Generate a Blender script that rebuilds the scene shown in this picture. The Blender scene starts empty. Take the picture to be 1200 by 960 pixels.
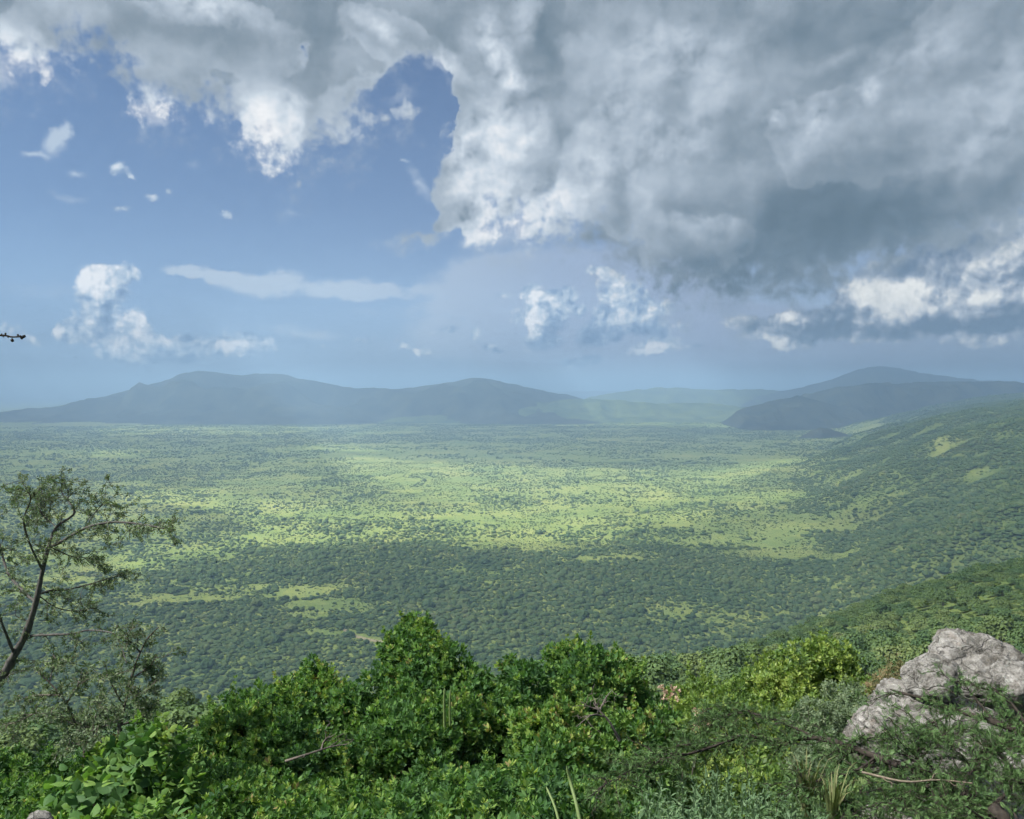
import bpy, math, random
import numpy as np
from mathutils import Vector, Matrix, Euler

C = bpy.context.scene.collection
scene = bpy.context.scene
R = math.radians
rng = np.random.default_rng(11)

# ------------------------------------------------------------------ camera
CAM_Z = 300.0                      # eye height above the plain
F_PX, U0, V0, V_HOR = 1000.0, 600.0, 480.0, 458.0   # measured on the 1200x960 photograph
PITCH = math.atan((V0 - V_HOR) / F_PX)
cam_data = bpy.data.cameras.new("camera")
cam = bpy.data.objects.new("camera", cam_data)
C.objects.link(cam)
cam.location = (0, 0, CAM_Z)
cam.rotation_euler = (math.pi / 2 - PITCH, 0, 0)
cam_data.sensor_width = 36.0
cam_data.lens = 36.0 * F_PX / 1200.0
cam_data.clip_start = 0.1
cam_data.clip_end = 200000.0
scene.camera = cam


def ray(u, v):
    """direction (x, y=1, z) of a photograph pixel"""
    cx, cz = (u - U0) / F_PX, (V0 - v) / F_PX
    c, s = math.cos(PITCH), math.sin(PITCH)
    y, z = c + cz * s, cz * c - s
    return Vector((cx / y, 1.0, z / y))


def at(u, v, d):
    """point on that pixel's ray at ground distance d along the view axis"""
    return Vector((0, 0, CAM_Z)) + ray(u, v) * d


def lin(r, g, b):
    f = lambda c: c / 12.92 if c <= 0.04045 else ((c + 0.055) / 1.055) ** 2.4
    return tuple(f(c / 255.0) for c in (r, g, b))


# ------------------------------------------------------------------ exposure, sun
EXPOSURE = 1.15
scene.view_settings.view_transform = 'Standard'
scene.view_settings.look = 'None'
scene.view_settings.exposure = EXPOSURE
scene.view_settings.gamma = 1.0
scene.view_settings.use_curve_mapping = False
scene.cycles.use_denoising = True
scene.cycles.max_bounces = 6
scene.cycles.diffuse_bounces = 3
scene.cycles.glossy_bounces = 1
scene.cycles.transmission_bounces = 3
scene.cycles.transparent_max_bounces = 8
scene.cycles.volume_bounces = 0
scene.cycles.use_adaptive_sampling = True
scene.cycles.adaptive_threshold = 0.03
scene.cycles.adaptive_min_samples = 12

SUN_EL, SUN_AZ = R(50), R(-105)     # azimuth clockwise from the view axis: the sun is high on the left
SUN_DIR = Vector((math.cos(SUN_EL) * math.sin(SUN_AZ), math.cos(SUN_EL) * math.cos(SUN_AZ), math.sin(SUN_EL)))
sun_data = bpy.data.lights.new("sun", 'SUN')
sun_data.energy = 5.0
sun_data.angle = R(0.53)
sun_data.color = (1.0, 0.965, 0.90)
sun = bpy.data.objects.new("sun", sun_data)
C.objects.link(sun)
sun.rotation_euler = SUN_DIR.to_track_quat('Z', 'Y').to_euler()
sun.location = (-200, -50, 600)

# ------------------------------------------------------------------ world: Nishita sky with procedural clouds
world = bpy.data.worlds.new("World")
scene.world = world
world.use_nodes = True
WT = world.node_tree
WT.nodes.clear()
SKY_STRENGTH = 0.05


class G:
    """a thin layer over a node tree"""
    def __init__(self, nt):
        self.nt = nt

    def node(self, t, **kw):
        n = self.nt.nodes.new(t)
        for k, v in kw.items():
            setattr(n, k, v)
        return n

    def put(self, sock, v):
        if isinstance(v, bpy.types.NodeSocket):
            self.nt.links.new(v, sock)
        elif v is not None:
            sock.default_value = v

    def m(self, op, a, b=None, c=None, clamp=False):
        n = self.node('ShaderNodeMath', operation=op, use_clamp=clamp)
        for i, v in enumerate((a, b, c)):
            self.put(n.inputs[i], v)
        return n.outputs[0]

    def vm(self, op, a, b=None, scale=None):
        n = self.node('ShaderNodeVectorMath', operation=op)
        self.put(n.inputs[0], a)
        self.put(n.inputs[1], b)
        if scale is not None:
            self.put(n.inputs['Scale'], scale)
        return n.outputs['Value'] if op in ('LENGTH', 'DOT_PRODUCT', 'DISTANCE') else n.outputs['Vector']

    def add(self, *a):
        o = a[0]
        for b in a[1:]:
            o = self.m('ADD', o, b)
        return o

    def mul(self, a, b, clamp=False):
        return self.m('MULTIPLY', a, b, clamp=clamp)

    def step(self, x, lo, hi, t0=0.0, t1=1.0, mode='SMOOTHSTEP'):
        n = self.node('ShaderNodeMapRange', interpolation_type=mode, clamp=True)
        for k, v in zip((0, 1, 2, 3, 4), (x, lo, hi, t0, t1)):
            self.put(n.inputs[k], v)
        return n.outputs[0]

    def noise(self, vec, scale, detail=4.0, rough=0.55, lac=2.0, dist=0.0, kind='FBM', dim='3D'):
        n = self.node('ShaderNodeTexNoise', noise_dimensions=dim)
        n.noise_type = kind
        self.put(n.inputs['Vector'], vec)
        for k, v in (('Scale', scale), ('Detail', detail), ('Roughness', rough), ('Lacunarity', lac), ('Distortion', dist)):
            self.put(n.inputs[k], v)
        return n

    def voronoi(self, vec, scale, detail=0.0, rough=0.5, feature='SMOOTH_F1', smooth=0.6, rnd=1.0, dim='3D'):
        n = self.node('ShaderNodeTexVoronoi', feature=feature, voronoi_dimensions=dim)
        self.put(n.inputs['Vector'], vec)
        self.put(n.inputs['Scale'], scale)
        self.put(n.inputs['Detail'], detail)
        self.put(n.inputs['Roughness'], rough)
        if feature == 'SMOOTH_F1':
            self.put(n.inputs['Smoothness'], smooth)
        self.put(n.inputs['Randomness'], rnd)
        return n

    def mix(self, f, a, b, mode='MIX'):
        n = self.node('ShaderNodeMix', data_type='RGBA', blend_type=mode)
        self.put(n.inputs['Factor'], f)
        for s, v in ((n.inputs[6], a), (n.inputs[7], b)):
            self.put(s, (*v, 1.0) if isinstance(v, tuple) and len(v) == 3 else v)
        return n.outputs[2]

    def ramp(self, x, stops, interp='LINEAR'):
        n = self.node('ShaderNodeValToRGB')
        cr = n.color_ramp
        cr.interpolation = interp
        while len(cr.elements) < len(stops):
            cr.elements.new(0.5)
        for e, (p, c) in zip(cr.elements, stops):
            e.position = p
            e.color = (*c, 1.0)
        self.put(n.inputs[0], x)
        return n.outputs[0]

    def blob(self, P, c, r, rot=0.0, w=1.0, acc=0.0):
        """acc + w * cone of height 1 on an ellipse; P is a pair of scalar sockets"""
        co, si = math.cos(rot), math.sin(rot)
        n = self.node('ShaderNodeGroup')
        n.node_tree = blob_group()
        ks = (co / r[0], si / r[0], -(co * c[0] + si * c[1]) / r[0], -si / r[1], co / r[1], (si * c[0] - co * c[1]) / r[1], w, acc)
        for s, v in zip(n.inputs, (*P, *ks)):
            self.put(s, v)
        return n.outputs[0]

    def xy(self, v):
        s = self.node('ShaderNodeSeparateXYZ')
        self.put(s.inputs[0], v)
        return s.outputs[0], s.outputs[1]

    def curve(self, x, pts):
        """piecewise curve through (x, y) pairs, y free (scaled in and out of the curve node's unit range)"""
        xs = [p[0] for p in pts]; ys = [p[1] for p in pts]
        x0, x1, y0, y1 = min(xs), max(xs), min(ys), max(ys)
        n = self.node('ShaderNodeFloatCurve')
        cu = n.mapping.curves[0]
        q = [((a - x0) / (x1 - x0), (b - y0) / (y1 - y0)) for a, b in pts]
        while len(cu.points) < len(q):
            cu.points.new(0.5, 0.5)
        for p, (a, b) in zip(cu.points, q):
            p.location = (a, b)
            p.handle_type = 'AUTO_CLAMPED'
        n.mapping.update()
        self.put(n.inputs['Value'], self.step(x, x0, x1, mode='LINEAR'))
        return self.m('MULTIPLY_ADD', n.outputs[0], y1 - y0, y0)


def blob_group():
    if 'cone_blob' in bpy.data.node_groups:
        return bpy.data.node_groups['cone_blob']
    nt = bpy.data.node_groups.new('cone_blob', 'ShaderNodeTree')
    for k in ('px', 'py', 'a0', 'a1', 'a2', 'b0', 'b1', 'b2', 'weight', 'sum'):
        nt.interface.new_socket(k, in_out='INPUT', socket_type='NodeSocketFloat')
    nt.interface.new_socket('value', in_out='OUTPUT', socket_type='NodeSocketFloat')
    g = G(nt)
    i, o = g.node('NodeGroupInput').outputs, g.node('NodeGroupOutput')
    a = g.m('MULTIPLY_ADD', i[0], i[2], g.m('MULTIPLY_ADD', i[1], i[3], i[4]))
    b = g.m('MULTIPLY_ADD', i[0], i[5], g.m('MULTIPLY_ADD', i[1], i[6], i[7]))
    q = g.m('MULTIPLY_ADD', a, a, g.m('MULTIPLY', b, b))
    g.put(o.inputs[0], g.m('MULTIPLY_ADD', g.m('SUBTRACT', 1.0, g.m('SQRT', q), clamp=True), i[8], i[9]))
    return nt


def build_world():
    g = G(WT)
    K = 1.0 / (2 ** EXPOSURE) / SKY_STRENGTH
    def col(r, gg, b, k=1.0):
        return tuple(c * K * k for c in lin(r, gg, b))

    def ang(u, v):
        d = ray(u, v)
        return math.atan2(d.x, d.y), d.z / math.hypot(d.x, d.y)

    tc = g.node('ShaderNodeTexCoord')
    dirv = g.vm('NORMALIZE', tc.outputs['Generated'])
    sep = g.node('ShaderNodeSeparateXYZ')
    g.put(sep.inputs[0], dirv)
    x, y, z = sep.outputs
    hor = g.m('SQRT', g.add(g.mul(x, x), g.mul(y, y), 1e-6))
    az = g.m('ARCTAN2', x, y)                                  # angle from the view axis, clockwise
    te = g.m('MINIMUM', g.m('DIVIDE', z, hor), 6.0)            # tangent of the elevation
    comb = g.node('ShaderNodeCombineXYZ')
    g.put(comb.inputs[0], az); g.put(comb.inputs[1], te)
    P0 = comb.outputs[0]
    P0xy = (az, te)

    def bgd(c):
        n = g.node('ShaderNodeBackground')
        g.put(n.inputs['Color'], (*c, 1.0) if isinstance(c, tuple) else c)
        n.inputs['Strength'].default_value = SKY_STRENGTH
        return n.outputs[0]

    def over(f, below, above):
        n = g.node('ShaderNodeMixShader')
        g.put(n.inputs[0], f); g.put(n.inputs[1], below); g.put(n.inputs[2], above)
        return n.outputs[0]

    def blobs(P, lst, acc=0.0):
        o = acc
        for b in lst:
            u, v, ru, rv = b[:4]
            rot = R(b[4]) if len(b) > 4 else 0.0
            w = b[5] if len(b) > 5 else 1.0
            o = g.blob(P, ang(u, v), (ru / F_PX, rv / F_PX), -rot, w, o)
        return o

    # noise on the direction itself, so that it carries on round the whole sky
    n_lo = g.noise(dirv, 7.0, 3.0, 0.5)
    n_hi = g.noise(dirv, 26.0, 5.0, 0.6)
    w_lo = g.vm('SUBTRACT', n_lo.outputs['Color'], (0.5, 0.5, 0.5))
    w_hi = g.vm('SUBTRACT', n_hi.outputs['Color'], (0.5, 0.5, 0.5))
    def warp(a, b):
        o = g.vm('ADD', g.vm('SCALE', w_lo, scale=a), g.vm('SCALE', w_hi, scale=b))
        return g.xy(g.vm('ADD', P0, o))
    mid = g.m('SUBTRACT', n_hi.outputs['Fac'], 0.5)
    low = g.m('SUBTRACT', n_lo.outputs['Fac'], 0.5)
    fine = g.m('SUBTRACT', g.noise(dirv, 70.0, 5.0, 0.6).outputs['Fac'], 0.5)
    # rounded lumps, and their relief as the sun on the left and above would bring it out
    jit = g.vm('ADD', dirv, g.vm('SCALE', w_hi, scale=0.035))
    vk = dict(feature='F1')
    v1 = g.voronoi(jit, 17.0, 2.0, 0.55, **vk).outputs['Distance']
    v1b = g.voronoi(g.vm('ADD', jit, (-0.011, 0.0, 0.014)), 17.0, 2.0, 0.55, **vk).outputs['Distance']
    rel = g.m('SUBTRACT', v1b, v1)
    bil = g.m('SUBTRACT', 0.55, v1)

    # ---- clear sky: physical sky, with the air under the far cloud dulling it towards the horizon
    sk = g.node('ShaderNodeTexSky', sky_type='NISHITA')
    sk.sun_disc = False
    sk.sun_elevation = SUN_EL
    sk.sun_rotation = SUN_AZ % (2 * math.pi)
    sk.altitude = 3000
    sk.air_density = 1.0
    sk.dust_density = 0.35
    sk.ozone_density = 2.6
    air = g.m('POWER', 2.718, g.mul(g.m('ABSOLUTE', te), -6.5))
    air_c = g.ramp(g.step(az, -0.6, 0.6, mode='LINEAR'), [(0.0, col(142, 174, 214)), (0.45, col(156, 179, 213)), (0.62, col(168, 182, 208)), (1.0, col(172, 182, 199))])
    sky_c = g.mix(g.mul(air, 1.0, clamp=True), sk.outputs[0], air_c)
    clear = bgd(sky_c)

    # ---- generic cloud for the sky outside the photograph's field
    gen = g.add(g.mul(low, 0.9), g.mul(g.step(te, 0.15, 0.9), 0.16), g.mul(bil, 0.03), g.mul(fine, 0.05), -0.03)
    gen_c = g.ramp(g.add(g.mul(rel, 0.6), g.mul(mid, 0.5), g.mul(g.m('SUBTRACT', 0.1, gen), 1.6), 0.40),
                   [(0.0, col(100, 120, 138)), (0.4, col(142, 158, 172)), (0.7, col(186, 198, 210)), (1.0, col(224, 232, 240))])
    generic = over(g.step(gen, 0.0, 0.05), clear, bgd(gen_c))

    # ---- thin high streaks
    Ps = warp(0.02, 0.035)
    streak = blobs(Ps, [(212, 315, 24, 7, 6, .9), (260, 322, 75, 9, 7), (300, 332, 60, 17, 4, .9), (350, 333, 95, 17, 4), (410, 338, 85, 15, 2), (455, 340, 60, 9, 1),
                        (600, 315, 110, 22, -2, .6), (680, 318, 80, 20, 0, .6), (350, 391, 65, 10, 4, .7), (575, 350, 100, 60, 0, .45), (450, 365, 60, 12, 0, .3),
                        (500, 415, 170, 40, 0, .3), (690, 368, 230, 95, 0, 2.5), (620, 330, 110, 34, -5, .8), (760, 340, 120, 50, 0, .8), (900, 412, 260, 60, 0, 1.5), (1120, 405, 220, 50, 0, 1.5), (590, 385, 90, 40, 0, .5), (50, 340, 100, 30, 0, .25),
                        (66, 165, 14, 30, 20, .65), (70, 150, 9, 22, 10, .5), (42, 182, 16, 6, 10, .6), (490, 215, 11, 34, -30, .75), (225, 195, 14, 10, 0, .6), (95, 205, 16, 6, 0, .55), (85, 232, 26, 7, 0, .5), (345, 252, 20, 8, 0, .35)])
    str_n = g.noise(g.vm('MULTIPLY', dirv, (1, 1, 3.0)), 9.0, 6.0, 0.62)
    streak = g.mul(streak, g.add(g.step(str_n.outputs['Fac'], 0.25, 0.65, 0.35, 1.4), g.mul(fine, 1.2)))
    low_sky = over(g.step(streak, 0.06, 0.80, 0.0, 0.9), clear, bgd(g.ramp(g.step(az, -0.2, 0.5, mode='LINEAR'), [(0.0, col(196, 212, 230)), (0.35, col(168, 186, 214)), (0.6, col(168, 184, 212)), (1.0, col(150, 166, 190))])))

    # ---- cumulus far off
    Pc = warp(0.012, 0.030)
    jit2 = g.vm('ADD', dirv, g.vm('SCALE', w_hi, scale=0.022))
    c1 = g.voronoi(jit2, 52.0, 2.0, 0.6, **vk).outputs['Distance']
    c1b = g.voronoi(g.vm('ADD', jit2, (-0.0038, 0.0, 0.005)), 52.0, 2.0, 0.6, **vk).outputs['Distance']
    crel = g.m('SUBTRACT', c1b, c1)
    cbil = g.m('SUBTRACT', 0.5, c1)
    puffs = [(118, 320, 30, 20), (150, 318, 19, 18), (108, 345, 20, 26), (115, 368, 34, 24), (150, 398, 44, 26),
             (100, 392, 30, 20), (190, 408, 50, 22), (228, 410, 36, 22), (163, 372, 13, 14), (174, 390, 14, 12), (135, 338, 22, 20),
             (150, 420, 50, 9), (280, 396, 26, 24), (300, 406, 30, 16), (268, 405, 26, 16), (86, 388, 20, 14),
             (8, 388, 30, 13, 10, 1.1), (36, 401, 16, 7, 20, 1),
             (139, 194, 14, 14, -40, .8), (176, 231, 17, 8, 0, .6), (140, 240, 24, 7, 0, .6), (193, 222, 9, 8, 0, .6), (266, 251, 20, 8, 5, .8), (147, 206, 8, 6, 0, .6), (470, 190, 20, 7, 0, .7),
             (430, 398, 26, 9, -6, .85), (470, 400, 16, 13, 10, 1), (490, 408, 22, 7, 20, .8), (525, 388, 20, 11, 0, .8), (555, 387, 15, 17),
             (570, 404, 14, 13, 10), (585, 410, 24, 8, 25, .8), (500, 412, 16, 8, 0, .7), (376, 406, 12, 7, 0, .8),
             (632, 350, 26, 20), (648, 366, 22, 30), (628, 385, 16, 36), (662, 342, 20, 12), (638, 402, 30, 16, 0, .9), (622, 335, 18, 9, -20, 1), (652, 350, 20, 20, 0, .7),
             (722, 335, 26, 30), (742, 350, 24, 26), (712, 384, 26, 26), (748, 375, 28, 20), (772, 360, 32, 18), (768, 388, 24, 22), (785, 405, 28, 14), (758, 410, 30, 12),
             (663, 358, 13, 11), (678, 362, 10, 10, 0, .9), (702, 318, 30, 8, 10, .9), (816, 408, 14, 7, 0, .9),
             (605, 372, 30, 20, 0, .7), (590, 345, 34, 12, -10, .6), (690, 395, 40, 30, 0, .7), (730, 365, 40, 40, 0, .6), (800, 385, 30, 20, 0, .6), (150, 440, 150, 14, 0, -1.3), (700, 368, 130, 70, 0, .28), (122, 355, 60, 75, 0, .30), (170, 405, 90, 24, 0, .2), (670, 430, 26, 10, 5), (690, 425, 24, 8, 5, .9)]
    fc = g.add(blobs(Pc, puffs), g.mul(cbil, 0.42), g.mul(fine, 0.34), 0.07)
    a_c = g.mul(g.step(fc, 0.17, 0.60), 0.92)
    lit_c = g.add(g.mul(crel, 0.55), g.mul(rel, 0.8), g.mul(mid, 0.9), g.mul(fine, 0.7), g.mul(g.step(fc, 0.5, 1.5), 0.14), 0.55)
    lit_c = blobs(Pc, [(100, 330, 30, 50, 0, .25), (660, 390, 45, 60, 0, -.5), (690, 350, 40, 50, 0, -.25), (228, 414, 44, 26, 0, -.55), (592, 414, 44, 14, 20, -.4), (135, 372, 40, 24, 0, -.25), (630, 370, 14, 50, 0, .3), (740, 395, 30, 14, 0, -.3), (720, 340, 14, 24, 0, .25), (170, 425, 80, 10, 0, -.2)], lit_c)
    c_c = g.ramp(g.m('MULTIPLY_ADD', lit_c, 0.75, 0.06), [(0.0, col(110, 140, 178)), (0.30, col(146, 172, 204)), (0.55, col(200, 216, 232)), (0.85, col(252, 252, 252, 1.1))])
    gate_c = g.step(blobs(P0xy, [(150, 370, 190, 130), (280, 400, 110, 70), (10, 392, 90, 50), (150, 220, 160, 90), (266, 251, 60, 40), (470, 190, 50, 30),
                                 (500, 400, 190, 60), (680, 375, 240, 130)]), 0.05, 0.2)
    with_puffs = over(gate_c, low_sky, over(a_c, low_sky, bgd(c_c)))

    # ---- lower band of cloud on the right, behind the big one
    Pb = warp(0.02, 0.03)
    band = [(1045, 332, 80, 50), (1100, 328, 120, 60), (1180, 310, 120, 90), (1000, 350, 50, 30), (1230, 310, 130, 100), (1000, 370, 80, 20), (1130, 368, 190, 26),
            (880, 376, 64, 18), (905, 390, 50, 20, 10), (935, 392, 46, 16), (922, 404, 30, 9), (960, 383, 60, 26, 0, .9), (1020, 388, 70, 18, 0, .7), (1140, 385, 190, 15, 0, .9), (1150, 404, 110, 9, 0, .6), (1060, 398, 90, 9, 0, .55)]
    fb = g.add(blobs(Pb, band), g.mul(bil, 0.3), g.mul(cbil, 0.30), g.mul(fine, 0.45), 0.06)
    a_b = g.mul(g.step(fb, 0.30, 0.8), 0.95)
    lit_b = blobs(Pb, [(1020, 342, 56, 22, 0, .75), (1062, 346, 56, 24, 0, .7), (1130, 356, 90, 12, -8, .5), (1190, 340, 70, 20, -15, .4), (930, 376, 26, 8, 0, .6), (900, 398, 54, 10, 14, .65), (845, 373, 30, 8, 0, .35),
                       (1180, 300, 70, 22, -30, .45), (1120, 384, 200, 11, 0, -.55), (950, 392, 40, 16, 0, -.3), (1145, 404, 80, 7, 0, .3), (980, 388, 40, 16, 0, -.15), (1120, 335, 60, 16, -10, -.15)],
                  g.add(g.mul(crel, 0.45), g.mul(rel, 0.6), g.mul(mid, 0.5), g.mul(fine, 0.3), 0.32))
    c_b = g.ramp(lit_b, [(0.0, col(106, 128, 152)), (0.3, col(142, 158, 178)), (0.55, col(190, 200, 212)), (0.95, col(252, 252, 246, 1.12))])
    gate_b = g.step(blobs(P0xy, [(1100, 350, 370, 140)]), 0.0, 0.12)
    with_band = over(gate_b, with_puffs, over(a_b, with_puffs, bgd(c_b)))

    # ---- the big clouds overhead: everything above a measured lower edge
    edge_px = [(-300, 190), (-120, 150), (0, 108), (40, 110), (78, 86), (112, 88), (142, 122), (190, 152), (240, 160), (282, 182), (305, 212), (326, 224), (350, 212), (362, 200), (400, 194), (440, 172), (470, 156), (500, 138), (520, 146),
               (532, 196), (536, 250), (542, 284), (560, 290), (600, 294), (640, 298), (700, 311), (740, 345), (790, 368), (830, 377), (900, 380), (955, 374), (985, 366), (1010, 352), (1060, 340), (1120, 334), (1170, 320), (1200, 306), (1330, 250), (1500, 230)]
    Pe = warp(0.030, 0.052)
    ed = g.curve(Pe[0], [ang(u, v) for u, v in edge_px])
    dist = g.m('MINIMUM', g.m('SUBTRACT', Pe[1], ed), 0.12)
    lumps = blobs(Pe, [(524, 216, 34, 34, 0, 1.9), (512, 262, 50, 34, -20, 2.4), (480, 284, 60, 17, 5, 2.0), (532, 240, 40, 50, 0, 1.2), (536, 165, 24, 30, 0, 1.2), (548, 150, 20, 30, 0, .4), (560, 283, 60, 18, 0, .6), (545, 180, 36, 60, 0, .5),
                       (470, 292, 30, 8, 0, .5), (505, 230, 14, 14, 0, .4),
                       (349, 56, 12, 12, 0, -1.45), (354, 67, 9, 9, 0, -.9), (118, 88, 16, 12, 0, -.5), (276, 152, 14, 14, 0, -.6), (494, 88, 62, 32, -12, -1.35), (448, 112, 38, 24, -35, -1.1), (518, 128, 36, 54, 0, -1.35), 
                       (588, 284, 20, 9, 0, -.5), (548, 236, 9, 9, 0, -.6)])
    fa = g.add(g.m('MULTIPLY_ADD', lumps, 0.08, dist), g.mul(bil, 0.026), g.mul(cbil, 0.030), g.mul(fine, 0.11), 0.014)
    a_a = g.step(fa, -0.008, 0.048)
    veil = g.mul(g.step(fa, -0.055, 0.005), 0.4)
    a_a = g.m('MAXIMUM', a_a, g.mul(veil, g.step(mid, -0.06, 0.18)))
    depth = g.step(fa, 0.0, 0.10)
    soft = g.m('SUBTRACT', g.noise(g.vm('ADD', dirv, g.vm('SCALE', w_lo, scale=0.20)), 6.0, 7.0, 0.52).outputs['Fac'], 0.5)
    Pl = warp(0.050, 0.042)
    j0 = g.vm('ADD', g.vm('ADD', dirv, g.vm('SCALE', w_lo, scale=0.09)), g.vm('SCALE', w_hi, scale=0.030))
    b0 = g.voronoi(j0, 7.5, 1.0, 0.5, **vk).outputs['Distance']
    b0b = g.voronoi(g.vm('ADD', j0, (-0.020, 0.0, 0.026)), 7.5, 1.0, 0.5, **vk).outputs['Distance']
    rel0 = g.m('SUBTRACT', b0b, b0)
    rim = g.mul(g.m('SUBTRACT', 1.0, depth), 0.20)
    base = g.add(g.mul(soft, 0.12), g.mul(mid, 0.06), g.mul(fine, 0.08), g.mul(rel0, 0.26), g.mul(rel, 0.08), rim, 0.47)
    light_l = blobs(Pl, [
        (30, 85, 76, 44, 0, .85), (180, 130, 56, 30, 18, .75), (235, 145, 60, 24, 15, .35), (312, 170, 40, 62, 0, .85), (336, 130, 18, 50, -10, .35), (296, 125, 40, 40, 0, .2), (420, 150, 70, 30, 0, .12),
        (440, 40, 40, 16, 30, .35), (525, 72, 34, 22, 30, .40), (240, 10, 80, 20, 0, .35), (100, 15, 60, 20, 0, .15), (180, 60, 60, 30, 0, .10), (40, 30, 60, 20, 0, .1),
        (70, 35, 120, 40, 0, -.14), (290, 50, 220, 60, 10, -.10), (215, 95, 110, 40, 15, -.12), (480, 25, 120, 40, 20, -.08), (380, 120, 80, 40, 0, -.05)])
    light_r = blobs(Pl, [
        (590, 150, 64, 50, 20, .75), (555, 215, 60, 80, 0, .70), (620, 255, 70, 50, 0, .45), (560, 275, 80, 26, 0, .50), (650, 225, 60, 60, 0, .18), (540, 280, 60, 20, 0, .2),
        (590, 55, 22, 64, -15, .45), (590, 92, 50, 18, 0, .3), (560, 35, 60, 22, 0, .18), (620, 20, 16, 40, 10, .3), (530, 75, 30, 18, 30, .35),
        (1000, 60, 300, 200, 0, -.10), (760, 150, 160, 170, 0, .10), (700, 170, 50, 80, 10, .12), (700, 195, 22, 34, 0, .16), (690, 225, 40, 40, 0, .10), (820, 280, 60, 34, -10, .32), (780, 265, 40, 22, 0, .14), (870, 260, 50, 70, 0, .12),
        (950, 145, 26, 60, 10, .18), (980, 70, 60, 14, 0, .16), (1022, 112, 16, 16, 0, .4), (912, 142, 14, 12, 0, .4), (960, 140, 26, 16, 0, .2), (1090, 60, 100, 44, -28, .24), (1170, 90, 110, 60, -20, .20), (880, 90, 80, 60, 0, .10), (790, 50, 90, 70, 0, .12),
        (1040, 140, 90, 24, -15, .18), (860, 180, 150, 60, -10, .08), (1140, 160, 140, 50, -10, .10),
        (900, 318, 280, 110, 0, -.34), (780, 340, 140, 50, 10, -.16), (960, 350, 130, 36, 0, -.16), (1100, 250, 240, 80, 5, -.20), (980, 230, 160, 60, 0, -.08), (640, 30, 26, 90, 0, -.16), (605, 112, 50, 24, -20, -.16),
        (660, 165, 26, 34, 0, -.16), (680, 300, 60, 40, 20, -.16), (960, 30, 180, 50, 10, -.10), (1010, 120, 30, 24, 0, -.10)])
    ramp_a = [(0.0, col(84, 104, 118)), (0.15, col(108, 127, 142)), (0.29, col(140, 155, 168)), (0.44, col(178, 191, 204)), (0.70, col(216, 226, 236)), (1.0, col(252, 253, 254))]
    # crisp shoulders of cloud standing in front of one another on the right
    sh = blobs(Pe, [(1140, 90, 190, 100, -25), (1215, 20, 120, 80, 0), (945, 160, 50, 60, 10, .9), (1050, 160, 120, 40, -15, .9), (815, 292, 90, 50, -10), (700, 195, 60, 70, 0, .8), (640, 250, 60, 40, 0, .8), (780, 110, 110, 120, 10, .6), (735, 250, 50, 40, 0, .8)])
    shoulder = g.mul(g.step(sh, 0.16, 0.27), g.step(sh, 0.95, 0.2))
    light_r = g.m('MULTIPLY_ADD', shoulder, 0.115, light_r)
    sh_l = blobs(Pe, [(60, 70, 90, 50, 0), (200, 110, 90, 50, 20), (310, 150, 60, 70, 0), (430, 130, 80, 50, -10), (260, 40, 120, 50, 0), (460, 50, 90, 40, 20), (100, 20, 90, 40, 0)])
    light_l = g.m('MULTIPLY_ADD', g.mul(g.step(sh_l, 0.16, 0.27), g.step(sh_l, 0.95, 0.2)), 0.13, light_l)

    def big(light):
        edge_relief = g.mul(g.add(g.mul(rel, 0.75), g.mul(crel, 0.30), g.mul(fine, 0.5)), g.step(light, 0.02, 0.45, 0.10, 0.9))
        return bgd(g.ramp(g.mul(g.add(base, light, edge_relief), 0.67), ramp_a))
    side = g.step(az, ang(500, 100)[0], ang(545, 100)[0])
    detailed = over(a_a, with_band, over(side, big(light_l), big(light_r)))

    # inside the field of the photograph the measured clouds, elsewhere the generic ones, below the horizon a dull green-grey
    field = g.mul(g.step(g.m('ABSOLUTE', az), 0.95, 0.66), g.step(te, 0.85, 0.58))
    whole = over(field, generic, detailed)
    whole = over(g.step(z, -0.02, -0.06), whole, bgd(col(96, 118, 96)))
    wo = g.node('ShaderNodeOutputWorld')
    WT.links.new(whole, wo.inputs[0])
    world.cycles.sampling_method = 'MANUAL'
    world.cycles.sample_map_resolution = 512


build_world()


# ------------------------------------------------------------------ helpers: noise, meshes, tags
class Noise:
    """smooth value noise on a lattice, vectorised"""
    def __init__(self, seed):
        self.t = np.random.default_rng(seed).random((256, 256))

    def __call__(self, x, y):
        xi, yi = np.floor(x).astype(int), np.floor(y).astype(int)
        fx, fy = x - xi, y - yi
        fx = fx * fx * fx * (fx * (fx * 6 - 15) + 10); fy = fy * fy * fy * (fy * (fy * 6 - 15) + 10)
        t = self.t
        a, b = t[xi & 255, yi & 255], t[(xi + 1) & 255, yi & 255]
        c, d = t[xi & 255, (yi + 1) & 255], t[(xi + 1) & 255, (yi + 1) & 255]
        return (a * (1 - fx) + b * fx) * (1 - fy) + (c * (1 - fx) + d * fx) * fy

    def fbm(self, x, y, n=5, rough=0.5):
        o, a, s = 0.0, 1.0, 0.0
        for k in range(n):
            o = o + a * self(x * 2 ** k + 17.3 * k, y * 2 ** k + 9.1 * k)
            s += a; a *= rough
        return o / s

    def ridged(self, x, y, n=5, rough=0.5):
        o, a, s = 0.0, 1.0, 0.0
        for k in range(n):
            o = o + a * (1 - np.abs(2 * self(x * 2 ** k + 5.7 * k, y * 2 ** k + 3.3 * k) - 1))
            s += a; a *= rough
        return o / s


NZ1, NZ2, NZ3 = Noise(3), Noise(8), Noise(21)


def sstep(x, a, b):
    t = np.clip((x - a) / (b - a), 0, 1)
    return t * t * (3 - 2 * t)


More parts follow.
